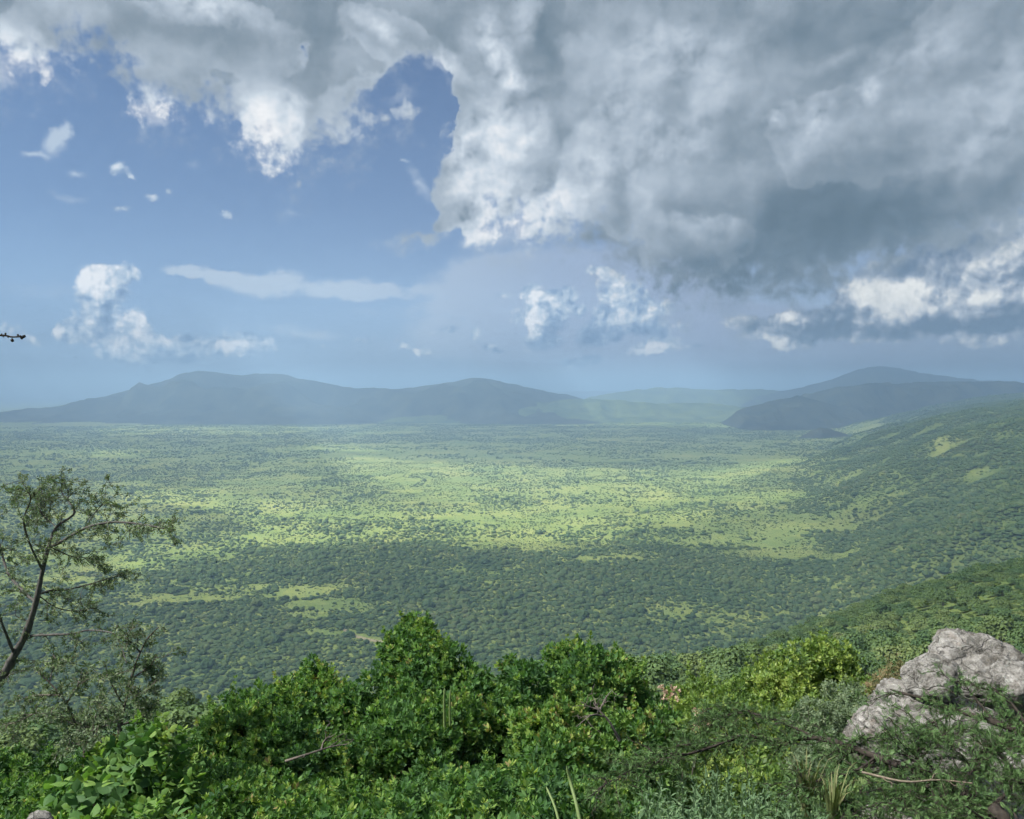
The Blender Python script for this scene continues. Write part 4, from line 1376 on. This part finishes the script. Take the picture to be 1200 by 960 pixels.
def woody(name, label, cat, limbs, root, bark, leaf_mat, tmpl, r, n_tw=14, tw_len=0.35, n_sub=4, leaf_step=0.05, leaf_size=1.0, droop=0.05, flat=0.6, group=None, leaf_t=0.35, tint_mid=0.4, up=0.3, skip=0.0, spread=0.6):
    """a tree or branching plant: named limbs (each a part), their twigs joined to them, leaf clusters along twigs"""
    root = np.array(root, float)
    t = empty(name, tuple(root))
    tag(t, label, cat, group)
    LP, LA = [], []
    for (kind, path, r0, r1, tw) in limbs:
        parts = [tube(path, np.linspace(r0, r1, len(path)) * (1 + 0.10 * r.normal(size=len(path))), 7)]
        n1 = int(n_tw * tw)
        if n1:
            for w, tb in twigs(path, n1, tw_len, r, max(0.0035, r1 * 0.5), droop, 0.12, flat):
                parts.append(tb)
                subs = [w]
                for w2, tb2 in twigs(w, n_sub, tw_len * 0.45, r, 0.0025, droop, 0.2, flat):
                    parts.append(tb2); subs.append(w2)
                for w3 in subs:
                    if r.random() < skip:
                        continue
                    seg = np.linalg.norm(w3[-1] - w3[0])
                    k = max(2, int(seg / leaf_step))
                    tt = leaf_t + (1 - leaf_t) * r.random(k)
                    idx = tt * (len(w3) - 1)
                    i0 = np.minimum(idx.astype(int), len(w3) - 2)
                    p = w3[i0] + (w3[i0 + 1] - w3[i0]) * (idx - i0)[:, None]
                    dd = unit(w3[i0 + 1] - w3[i0])
                    LP.append(p + r.normal(size=p.shape) * 0.008)
                    LA.append(dd * 0.5 + r.normal(size=p.shape) * spread + np.array([0, 0, up]))
        v, f, _ = merge(parts)
        link(kind, mesh_np(kind, v - root, f, bark, True), t)
    if LP:
        P, A = np.vstack(LP), np.vstack(LA)
        tint = tint_mid + r.normal(size=len(P)) * 0.17
        v, f, ti = scatter(tmpl[0], tmpl[1], P, A, leaf_size * (0.65 + 0.6 * r.random(len(P))), r, tint, tmpl[2])
        o = link('foliage', mesh_np('foliage', v - root, f, leaf_mat, False, {'tint': ti}), t)
        tag(o, kind='stuff')
    return t


def build_woody():
    r = np.random.default_rng(101)
    # ---- thorn tree on the left
    D = 8.5
    def L(kind, pts, r0, r1, tw, n=22, dd=0.0):
        return (kind, pathpx([(u, v, D + dd * k / max(1, len(pts) - 1)) for k, (u, v) in enumerate(pts)], n), r0 * 0.72, r1, tw)
    base = at(-110, 960, D)
    root = (base.x, base.y, land1(base.x, base.y) - 0.1)
    trunk = smooth_path([root] + [tuple(at(u, v, D)) for u, v in ((-60, 880), (-2, 800), (17, 767), (31, 741), (42, 706), (50, 668), (57, 640))], 30)
    limbs = [('trunk', trunk, 0.062, 0.015, 0.6),
             L('branch', [(57, 640), (68, 637), (100, 619), (131, 612), (162, 614), (186, 618), (206, 621)], 0.024, 0.004, 1.5, dd=-0.6),
             L('branch', [(57, 640), (66, 618), (87, 602), (79, 586), (72, 576), (73, 563)], 0.022, 0.004, 1.3, dd=0.5),
             L('branch', [(44, 697), (60, 692), (79, 691), (114, 682), (144, 673)], 0.018, 0.004, 1.0, dd=0.7),
             L('branch', [(35, 745), (60, 744), (83, 743), (100, 739), (114, 739), (128, 741), (136, 745), (143, 760), (148, 777)], 0.016, 0.005, 0.5, dd=-0.7),
             L('branch', [(84, 743), (91, 748), (88, 762), (84, 777)], 0.007, 0.003, 0.25),
             L('branch', [(2, 800), (14, 790), (31, 785), (52, 774)], 0.010, 0.003, 0.3, dd=-0.4),
             L('branch', [(42, 706), (24, 690), (9, 671), (0, 640), (-10, 605), (-20, 580)], 0.026, 0.005, 1.3, dd=0.8),
             L('branch', [(50, 668), (36, 640), (28, 610), (36, 585), (30, 572)], 0.018, 0.004, 1.2, dd=-0.8),
             L('branch', [(17, 767), (4, 735), (-8, 700), (-25, 670), (-40, 640)], 0.022, 0.005, 1.0, dd=-0.8),
             L('branch', [(100, 619), (112, 600), (124, 590), (133, 596)], 0.008, 0.003, 0.7),
             L('branch', [(57, 640), (84, 652), (108, 655), (120, 664)], 0.010, 0.003, 0.9, dd=0.9),
             L('branch', [(66, 618), (48, 600), (44, 580), (52, 566)], 0.010, 0.003, 1.0, dd=0.3),
             L('branch', [(44, 697), (66, 712), (90, 716), (112, 712)], 0.009, 0.003, 0.9, dd=0.6)]
    woody('thorn_tree', 'sparse grey-green thorn tree leaning in from the left edge, its bare limbs against the valley', 'tree', limbs, root, MAT_TREEBARK, MAT_GREY, W_SPARSE, r,
          n_tw=17, tw_len=0.26, n_sub=5, leaf_step=0.032, leaf_size=0.60, leaf_t=0.05, tint_mid=0.50, skip=0.16)
    # ---- the twig tip that reaches in at the left edge, higher up, from a tall thin tree beside it
    D2 = 6.0
    tip = pathpx([(-230, 430, D2), (-120, 402, D2), (-50, 394, D2), (0, 393.2, D2), (8, 393.6, D2), (14, 395.0, D2), (24, 394.6, D2), (30, 394.5, D2)], 30)
    b = at(-520, 960, 5.0)
    root2 = (b.x - 0.2, b.y, land1(b.x, b.y) - 0.1)
    tr = smooth_path([root2, tuple(at(-500, 700, 5.4)), tuple(at(-420, 520, 5.8)), tuple(at(-340, 400, 6.0)), tuple(at(-330, 250, 6.0))], 24)
    br = smooth_path([tuple(tr[16]), tuple(at(-300, 440, 6.0)), tuple(tip[0])], 12)
    parts = [tube(tip, np.linspace(0.009, 0.0050, 30), 6)]
    sv, sf = icosphere(1)
    for (u, v, s) in ((2, 391.8, .006), (6.5, 391.2, .008), (4, 394.5, .006), (21, 392.8, .008), (14.4, 399.0, .013), (14.2, 397.2, .006), (24, 394.5, .011), (27.5, 394.6, .012), (25.5, 396.4, .010), (28.6, 393.6, .008), (9.5, 395.0, .007), (-8, 392, .008), (-20, 394, .01), (-33, 392, .009)):
        parts.append((sv * s + np.array(at(u, v, D2)), sf))
    pv, pf, _ = merge([(p[0], p[1] if p[1].shape[1] == 4 else np.hstack([p[1], p[1][:, :1]])[:, :3]) for p in parts])
    t = empty('bare_tree', root2)
    tag(t, 'bare tree whose dark budded twig tip pokes in below the left clouds', 'tree')
    rt = np.array(root2)
    link('twig', mesh_np('twig', pv - rt, pf, MAT_DARKBARK, True), t)
    v, f = tube(tr, np.linspace(0.09, 0.02, 24), 7); link('trunk', mesh_np('trunk', v - rt, f, MAT_DARKBARK, True), t)
    v, f = tube(br, np.linspace(0.018, 0.009, 12), 6); link('branch', mesh_np('branch', v - rt, f, MAT_DARKBARK, True), t)
    # ---- thin grey saplings below the thorn tree
    def sapling(label, stem_pts, sides, D, seed, mat=MAT_GREY, tint=0.5, **kw):
        r = np.random.default_rng(seed)
        b = at(stem_pts[0][0], 930, D)
        root = (b.x, b.y, land1(b.x, b.y) - 0.05)
        st = smooth_path([root] + [tuple(at(u, v, D)) for u, v in stem_pts], 24)
        lm = [('stem', st, 0.020, 0.004, 1.2)]
        for s in sides:
            lm.append(('branch', pathpx([(u, v, D + 0.25 * r.normal() * k) for k, (u, v) in enumerate(s)], 14), 0.008, 0.003, 1.0))
        k = dict(n_tw=12, tw_len=0.20, n_sub=2, leaf_step=0.032, leaf_size=0.75, leaf_t=0.05, tint_mid=tint, up=0.5)
        k.update(kw)
        woody('sapling', label, 'sapling', lm, root, MAT_TWIG, mat, W_SPARSE, r, group='thin saplings at the left', **k)
    sapling('tall thin grey-green sapling standing left of the dome shrub, its tip bent to the right', [(140, 900), (142, 850), (150, 810), (160, 775), (172, 750), (186, 735)],
            [[(146, 830), (130, 800), (122, 775)], [(155, 795), (176, 780), (184, 766)], [(150, 810), (168, 812), (180, 800)], [(165, 765), (150, 748), (152, 738)], [(142, 850), (165, 840), (176, 828)]], 7.6, 301)
    sapling('loose leaning sapling with thin leaves under the thorn tree, nearest the left edge', [(100, 900), (92, 860), (78, 825), (58, 800), (40, 785)],
            [[(88, 850), (62, 838), (40, 836)], [(78, 825), (92, 800), (96, 785)], [(70, 815), (40, 815), (20, 822)], [(92, 860), (112, 840), (118, 822)], [(58, 800), (62, 784), (70, 772)], [(40, 836), (20, 846), (2, 850)]], 7.9, 302)
    sapling('small upright sapling between the two thin ones, leaves in loose tiers', [(120, 920), (112, 880), (110, 850), (116, 826)],
            [[(112, 880), (92, 872), (80, 872)], [(110, 855), (128, 848), (138, 838)]], 7.2, 303, n_tw=10)

    # ---- feathery thorn tree whose flat branches reach in from the bottom right
    r = np.random.default_rng(202)
    def A(kind, pts, r0, r1, tw, n=26):
        return (kind, pathpx(pts, n), r0, r1, tw)
    b = at(1230, 1060, 4.2)
    root = (b.x, b.y, land1(b.x, b.y) - 0.1)
    main = smooth_path([root] + [tuple(at(*p)) for p in ((1185, 1000, 4.3), (1150, 957, 4.5), (1127, 927, 4.7), (1083, 907, 4.9), (1027, 887, 5.2), (990, 873, 5.4))], 34)
    limbs = [('trunk', main, 0.036, 0.017, 1.7),
             A('branch', [(990, 873, 5.4), (957, 865, 5.6), (910, 867, 5.8), (870, 862, 5.9), (833, 867, 6.0), (800, 874, 6.0)], 0.020, 0.005, 2.2),
             A('branch', [(957, 865, 5.6), (920, 848, 5.8), (890, 838, 6.0), (862, 836, 6.1), (835, 842, 6.2)], 0.010, 0.004, 1.7),
             A('branch', [(870, 862, 5.9), (820, 880, 5.8), (770, 892, 5.7), (735, 905, 5.6), (700, 925, 5.5)], 0.010, 0.003, 2.0),
             A('branch', [(1290, 905, 5.0), (1240, 872, 5.0), (1200, 860, 5.1), (1167, 847, 5.2), (1123, 833, 5.4), (1087, 820, 5.6), (1060, 813, 5.7), (1043, 808, 5.8)], 0.028, 0.005, 0.5),
             A('branch', [(1167, 847, 5.2), (1140, 815, 5.4), (1128, 798, 5.5)], 0.008, 0.003, 0.2),
             A('branch', [(1210, 862, 5.1), (1190, 830, 5.3), (1170, 812, 5.4), (1150, 806, 5.5)], 0.010, 0.003, 0.4),
             A('branch', [(1123, 833, 5.4), (1090, 848, 5.4), (1050, 862, 5.4), (1010, 866, 5.4)], 0.009, 0.003, 0.5),
             A('branch', [(1083, 907, 4.9), (1060, 930, 4.8), (1020, 945, 4.7), (985, 950, 4.7)], 0.012, 0.003, 2.0),
             A('branch', [(1127, 927, 4.7), (1110, 960, 4.5), (1080, 985, 4.4)], 0.012, 0.004, 1.8),
             A('branch', [(1150, 957, 4.5), (1185, 925, 4.5), (1215, 905, 4.5)], 0.014, 0.004, 1.3),
             A('branch', [(1127, 927, 4.7), (1140, 895, 4.8), (1160, 875, 4.9), (1195, 868, 4.9)], 0.010, 0.003, 1.8),
             A('branch', [(1083, 907, 4.9), (1075, 885, 4.95), (1085, 868, 5.0), (1110, 858, 5.0)], 0.009, 0.003, 1.6),
             A('branch', [(1060, 895, 5.0), (1090, 925, 4.7), (1120, 945, 4.5)], 0.009, 0.003, 1.8),
             A('branch', [(1027, 887, 5.2), (1000, 905, 5.1), (960, 915, 5.0), (925, 925, 4.9)], 0.009, 0.003, 1.3)]
    woody('thorn_tree', 'dark flat-branched thorn tree with feathery leaves reaching from the bottom right across the rocks', 'tree', limbs, root, MAT_DARKBARK, MAT_ACACIA, FEATHER, r,
          n_tw=20, tw_len=0.24, n_sub=4, leaf_step=0.013, leaf_size=0.55, leaf_t=0.02, tint_mid=0.45, droop=0.1, flat=0.30, up=0.15, skip=0.08, spread=0.5)
    # ---- bare grey twigs in the face of the wide shrub, and dead sticks under the thorn tree
    def dead(label, limbs, D, seed, mat=MAT_TWIG):
        r = np.random.default_rng(seed)
        u0, v0 = limbs[0][0][:2]
        p0 = at(u0, v0, limbs[0][0][2])
        t = empty('dead_branch', tuple(p0)); tag(t, label, 'branch', 'dead branches in the shrubs')
        for k, pts in enumerate(limbs):
            p = pathpx(pts, 14)
            parts = [tube(p, np.linspace(0.013 if k == 0 else 0.008, 0.003, 14), 5)]
            for w, tb in twigs(p, 4, 0.16, r, 0.0035):
                parts.append(tb)
            v, f, _ = merge(parts)
            link('stick' if k == 0 else 'twig', mesh_np('twig', v - np.array(p0), f, mat, True), t)
    dead('bare forked grey twigs standing out from the face of the wide shrub', [[(726, 868, 6.6), (714, 846, 6.6), (702, 832, 6.6), (696, 818, 6.7)], [(702, 832, 6.6), (690, 828, 6.6), (680, 822, 6.6)], [(702, 834, 6.6), (710, 818, 6.7), (718, 808, 6.8)], [(708, 840, 6.6), (694, 838, 6.5), (675, 852, 6.5)]], 6.6, 401)
    dead('long thin dead twig lying across the low dome shrub', [[(335, 892, 6.8), (360, 884, 6.7), (385, 876, 6.7), (408, 872, 6.8)], [(376, 880, 6.7), (380, 868, 6.8), (390, 862, 6.9)]], 6.7, 402)
    dead('pale dry sticks leaning under the feathery thorn tree beside the pale rock', [[(1190, 905, 4.9), (1168, 882, 5.0), (1150, 872, 5.1), (1138, 862, 5.2)], [(1080, 888, 5.0), (1095, 872, 5.0), (1110, 858, 5.1)], [(1160, 915, 4.8), (1152, 890, 4.9), (1155, 872, 5.0)], [(1010, 905, 4.8), (1060, 916, 4.7), (1100, 914, 4.7), (1140, 918, 4.6)]], 5, 403, MAT_DRYSTICK)


MAT_TREEBARK = m_wood('thorn_tree_bark', (0.040, 0.038, 0.036), (0.12, 0.115, 0.108), 40.0)
MAT_DRYSTICK = m_wood('dry_stick', (0.10, 0.08, 0.06), (0.25, 0.21, 0.16), 50.0)


# ---- rocks
def m_rock():
    m, g, out = new_mat('lichened_rock')
    pos = g.node('ShaderNodeTexCoord').outputs['Object']
    n1 = g.noise(pos, 2.6, 8.0, 0.65).outputs['Fac']
    n2 = g.noise(pos, 11.0, 8.0, 0.7).outputs['Fac']
    n3 = g.noise(pos, 55.0, 5.0, 0.7).outputs['Fac']
    c = g.ramp(g.add(g.mul(n1, 0.38), g.mul(n2, 0.42), g.mul(n3, 0.24)), [(0.38, (0.040, 0.038, 0.035)), (0.46, (0.12, 0.115, 0.105)), (0.54, (0.25, 0.24, 0.225)), (0.66, (0.43, 0.425, 0.41))])
    rust = g.step(g.noise(pos, 3.7, 6.0, 0.7, dist=0.4).outputs['Fac'], 0.54, 0.68)
    c = g.mix(g.mul(rust, 0.4), c, (0.16, 0.105, 0.072))
    spots = g.step(g.voronoi(pos, 26.0, 1.0, 0.6, feature='F1').outputs['Distance'], 0.26, 0.14)
    c = g.mix(g.mul(spots, g.step(n2, 0.42, 0.62)), c, (0.075, 0.07, 0.06))
    pale = g.step(g.noise(pos, 8.0, 5.0, 0.75, dist=0.6).outputs['Fac'], 0.58, 0.66)
    c = g.mix(g.mul(pale, 0.6), c, (0.36, 0.38, 0.34))
    wp = g.vm('ADD', pos, g.vm('SCALE', g.noise(pos, 4.0, 5.0, 0.6).outputs['Color'], scale=0.25))
    stain = g.step(g.noise(g.vm('MULTIPLY', pos, (1, 1, 0.55)), 1.9, 6.0, 0.7).outputs['Fac'], 0.50, 0.64)
    c = g.mix(g.mul(stain, 0.6), c, (0.085, 0.075, 0.062))
    crk = g.step(g.voronoi(g.vm('MULTIPLY', wp, (1, 1, 1.9)), 2.6, 0.0, 0.5, feature='DISTANCE_TO_EDGE').outputs['Distance'], 0.0, 0.045, 1.0, 0.0)
    c = g.mix(g.mul(crk, g.step(n1, 0.45, 0.62, 0.05, 0.7)), c, (0.035, 0.03, 0.027))
    b = g.node('ShaderNodeBsdfPrincipled')
    g.put(b.inputs['Base Color'], c)
    b.inputs['Roughness'].default_value = 0.92
    b.inputs['Specular IOR Level'].default_value = 0.15
    bp = g.node('ShaderNodeBump'); bp.inputs['Strength'].default_value = 1.0; bp.inputs['Distance'].default_value = 0.05
    g.put(bp.inputs['Height'], g.add(g.mul(n2, 0.7), g.mul(n3, 0.4), g.mul(crk, -0.35))); g.put(b.inputs['Normal'], bp.outputs[0])
    g.put(out.inputs[0], b.outputs[0])
    return m


MAT_ROCK = m_rock()


def boulder(c, rad, seed, label, rot=0.0, tilt=0.0, cuts=16, sub=6, group='pale rocks on the brow', soft=0.10):
    r = np.random.default_rng(seed)
    v, f = icosphere(sub)
    n = unit(r.normal(size=(cuts, 3))); off = 0.72 + 0.28 * r.random(cuts)
    dots = v @ n.T
    rr = np.where(dots > 0.05, off / np.maximum(dots, 0.05), 9)
    k = 38.0
    s = -np.log(np.exp(-k * np.minimum(rr, 4)).sum(1) + math.exp(-k * 1.12)) / k
    p = v * s[:, None]
    nz = Noise(seed + 1)
    a = nz.fbm(p[:, 0] * 2.2 + p[:, 2] * 1.3 + 9, p[:, 1] * 2.2 - p[:, 2] * 1.7 + 4, 6, 0.58) - 0.5
    crack = np.abs(nz(p[:, 0] * 1.9 + p[:, 2] * 2.1 + 40, p[:, 1] * 1.6 + p[:, 2] * .8 + 7) - 0.5)
    crack2 = np.abs(nz.fbm(p[:, 0] * 1.2 - p[:, 2] * 3.4 + 21, p[:, 1] * 2.6 + p[:, 2] * 2.0 + 3, 2) - 0.5)
    p = p * (1 + 0.15 * a - 0.08 * np.exp(-(crack / 0.022) ** 2) - 0.05 * np.exp(-(crack2 / 0.02) ** 2))[:, None]
    kn = nz.ridged(p[:, 0] * 5.5 + p[:, 2] * 3.1 + 3, p[:, 1] * 5.5 - p[:, 2] * 4.3 + 8, 4, 0.6) - 0.5
    pit = nz.fbm(p[:, 0] * 17 + p[:, 2] * 11, p[:, 1] * 17 - p[:, 2] * 13 + 5, 3, 0.6) - 0.5
    p = p * (1 + 0.13 * kn + 0.055 * pit)[:, None]
    p = p * np.array(rad)
    M = np.array(Euler((tilt, 0.25 * tilt, rot)).to_matrix())
    p = p @ M.T
    o = link('boulder', mesh_np('boulder', p, f, MAT_ROCK, True), None, tuple(c))
    tag(o, label, 'rock', group)
    return o


def build_rocks():
    boulder(at(1158, 806, 9.6) + Vector((0, 0.4, -0.10)), (0.66, 0.70, 0.52), 5, 'upper pale grey boulder with rusty stains at the right edge, topmost of the rocks', 0.3, 0.1)
    boulder(at(1092, 852, 9.0) + Vector((0.12, 0.35, -0.22)), (0.80, 0.62, 0.54), 8, 'lower sloping slab of pale lichened rock, its long edge falling to the left', -0.5, -0.2, 14)
    boulder(at(1106, 792, 9.0) + Vector((0, 0.25, -0.10)), (0.30, 0.30, 0.24), 15, 'small pale block wedged between the upper boulder and the sloping slab', 0.2, 0, 12, 5)
    boulder(at(1192, 800, 8.7) + Vector((0.05, 0.1, -0.05)), (0.30, 0.26, 0.22), 23, 'rounded block in front of the upper boulder, cut by the right edge', 0.9, 0.2, 13, 5)
    boulder(at(1190, 890, 6.4) + Vector((0.02, 0.1, -0.12)), (0.16, 0.16, 0.14), 31, 'fist-sized white stone low at the right edge under the thorn branches', 0.1, 0.0, 12, 4)
    boulder(at(1150, 905, 9.0) + Vector((0.35, 0.6, -1.75)), (1.5, 1.2, 1.4), 37, 'broad base rock under the sloping slab, mostly behind leaves', 0.1, 0.0, 14, 5)
    boulder(at(44, 968, 5.2), (0.085, 0.09, 0.075), 43, 'small grey stone at the bottom edge in the left corner', 0.4, 0.0, 12, 4, 'stones')


def build_outcrop():
    u, v, d = 908, 697, 520.0
    p = at(u, v, d)
    o = boulder((p.x, p.y, land1(p.x, p.y) + 1.5), (9.0, 6.0, 5.5), 71, 'brownish rock outcrop breaking through the bush canopy on the slope', 0.2, 0.0, 12, 5, None)
    o.name = 'rock_outcrop'


# ---- herbs, grass and odd stems at the bottom
def build_herbs():
    r = np.random.default_rng(500)
    # grey-green leafy herbs, bottom right of the middle: each upright shoot with narrow leaves
    blade = np.array([[0, 0, 0], [0.011, 0.03, 0.03], [0, 0.075, 0.055], [-0.011, 0.03, 0.03]])
    bf = np.array([[0, 1, 2, 3]])
    P, A, S = [], [], []
    tubes = []
    for k in range(230):
        u = 745 + 230 * r.random(); v = 898 + 18 * abs(u - 850) / 100 + 60 * r.random() ** 0.8
        d = 5.9 - 1.2 * (v - 895) / 70 + 0.2 * r.normal()
        top = np.array(at(u, v, d)); h = 0.28 + 0.25 * r.random()
        b = top - np.array([0.05 * r.normal(), 0.05 * r.normal(), h + 0.25])
        p = smooth_path([b, (b + top) / 2 + r.normal(size=3) * 0.02, top], 8)
        tubes.append(tube(p, np.linspace(0.004, 0.002, 8), 4))
        n = 22
        t = np.linspace(0.3, 1.0, n)
        q = b + (top - b) * t[:, None]
        a = np.arange(n) * 2.4
        P.append(q); A.append(np.stack([np.cos(a) * .5, np.sin(a) * .5, np.full(n, 0.9)], 1)); S.append(0.55 + 0.35 * (1 - t) + 0.1 * r.random(n))
    P, A, S = np.vstack(P), np.vstack(A), np.concatenate(S)
    v, f, ti = scatter(blade, bf, P, A, S, r, 0.45 + 0.2 * r.normal(size=len(P)), None)
    tv, tf, _ = merge(tubes)
    me = mesh_np('herbs', np.vstack([v, tv]), [f] + [q + len(v) for q in tf], MAT_HERB, False, {'tint': np.concatenate([ti, np.full(len(tv), 0.3)])})
    tag(link('herbs', me), 'grey-green leafy herbs at the bottom between the shrubs and the thorn tree', None, None, 'stuff')

    # grass: rough tufts over the near ground and a dry tuft by the herbs
    V, F, T, k = [], [], [], 0
    def tuft(x, y, z, h, n, sp, tint):
        nonlocal k
        for j in range(n):
            a = r.random() * 6.28; l = h * (0.6 + 0.6 * r.random()); b = sp * (0.3 + r.random())
            d = np.array([math.cos(a), math.sin(a), 0]); s = np.array([-math.sin(a), math.cos(a), 0]) * (0.004 + 0.003 * r.random())
            p0 = np.array([x, y, z]) + d * 0.03 * r.random()
            pts = [p0, p0 + d * b * .25 * l + np.array([0, 0, l * .5]), p0 + d * b * .7 * l + np.array([0, 0, l * .9]), p0 + d * b * 1.2 * l + np.array([0, 0, l])]
            V.extend([pts[0] - s, pts[0] + s, pts[1] - s, pts[1] + s, pts[2] - s * .6, pts[2] + s * .6, pts[3]])
            F.extend([(k, k + 1, k + 3, k + 2), (k + 2, k + 3, k + 5, k + 4)]); F3.append((k + 4, k + 5, k + 6))
            T.extend([min(1, max(0, tint + 0.2 * r.normal()))] * 7); k += 7
    F3 = []
    p = at(945, 935, 5.0); tuft(p.x, p.y, p.z - 0.1, 0.32, 46, 0.35, 0.6)
    p = at(975, 948, 4.7); tuft(p.x, p.y, p.z - 0.1, 0.28, 36, 0.4, 0.5)
    for j in range(420):
        a = (r.random() - 0.5) * 1.5; d = 1.8 + 14 * r.random() ** 1.2
        x, y = d * math.sin(a), d * math.cos(a)
        tuft(x, y, land1(x, y) - 0.02, 0.28 + 0.25 * r.random(), 16, 0.6, 0.35 + 0.15 * r.normal())
    me = mesh_np('grass', np.array(V), [np.array(F), np.array(F3)], MAT_DRY, False, {'tint': np.array(T)})
    tag(link('grass', me), 'rough grass tufts on the ground between the shrubs', None, None, 'stuff')

    # fleshy upright stalks
    def stalk(label, shafts):
        p0 = None
        for k, (pts, r0, r1) in enumerate(shafts):
            p = pathpx(pts, 12)
            if p0 is None:
                p0 = p[0]
                t = empty('succulent', tuple(p0)); tag(t, label, 'plant', 'fleshy stalks in the shrubs')
            q = tube(p, np.concatenate([np.linspace(r0, r1, 11), [r1 * 0.25]]), 8)
            rib = 1 + 0.0 * q[0][:, :1]
            link('stalk', mesh_np('stalk', q[0] * rib - p0, q[1], MAT_STALK, True, {'tint': np.full(len(q[0]), 0.55)}), t)
    stalk('yellow-green fleshy stalk with a smaller one beside it, leaning in the bottom middle', [([(684, 985, 4.9), (676, 945, 5.0), (668, 915, 5.1), (664, 897, 5.1)], 0.012, 0.009), ([(658, 975, 5.0), (650, 945, 5.1), (640, 922, 5.2)], 0.009, 0.007)])
    stalk('pair of short pale stalks standing between the pointed shrub and the wide shrub', [([(521, 852, 7.2), (520.5, 828, 7.2), (521, 806, 7.2)], 0.012, 0.010), ([(527.5, 850, 7.2), (527, 830, 7.2), (528, 808, 7.2)], 0.011, 0.009)])

    # dry flower heads, pinkish
    def heads(label, spots, seed):
        rr = np.random.default_rng(seed)
        c = at(*spots[0])
        t = empty('seed_head', tuple(c)); tag(t, label, 'flower', 'dry pinkish seed heads')
        tm = leaf_whorl(9, 0.030, 0.014, rr, 0.5)
        pp, aa = [], []
        st = []
        for s in spots:
            q = np.array(at(*s))
            for j in range(7):
                pp.append(q + rr.normal(size=3) * 0.035); aa.append(rr.normal(size=3) * .5 + [0, 0, 1])
            st.append(tube(smooth_path([q - [0.05, 0, 0.45], q - [0.02, 0, 0.2], q], 7), np.linspace(0.004, 0.002, 7), 4))
        v, f, ti = scatter(tm[0], tm[1], np.array(pp), np.array(aa), 0.8 + 0.4 * rr.random(len(pp)), rr, 0.5 + 0.2 * rr.normal(size=len(pp)), tm[2])
        link('bloom', mesh_np('bloom', v - np.array(c), f, MAT_PINK, False, {'tint': ti}), t)
        v, f, _ = merge(st)
        link('stem', mesh_np('stem', v - np.array(c), f, MAT_TWIG, True), t)
    heads('cluster of dry pinkish seed heads at the top of the light green leafy shrub', [(776, 805, 9.4), (779, 813, 9.4), (790, 810, 9.5), (785, 818, 9.3)], 1)
    heads('few dry pinkish seed heads above the feathery thorn branch, further right', [(821, 840, 7.4), (818, 848, 7.3)], 2)


MAT_PINK = m_leaf('dry_bloom', [(0.0, (0.28, 0.17, 0.12)), (1.0, (0.58, 0.44, 0.36))], 0.8, 0.2, 'tint', 0.1)

build_rocks()
build_outcrop()
build_shrubs()
build_woody()
build_herbs()
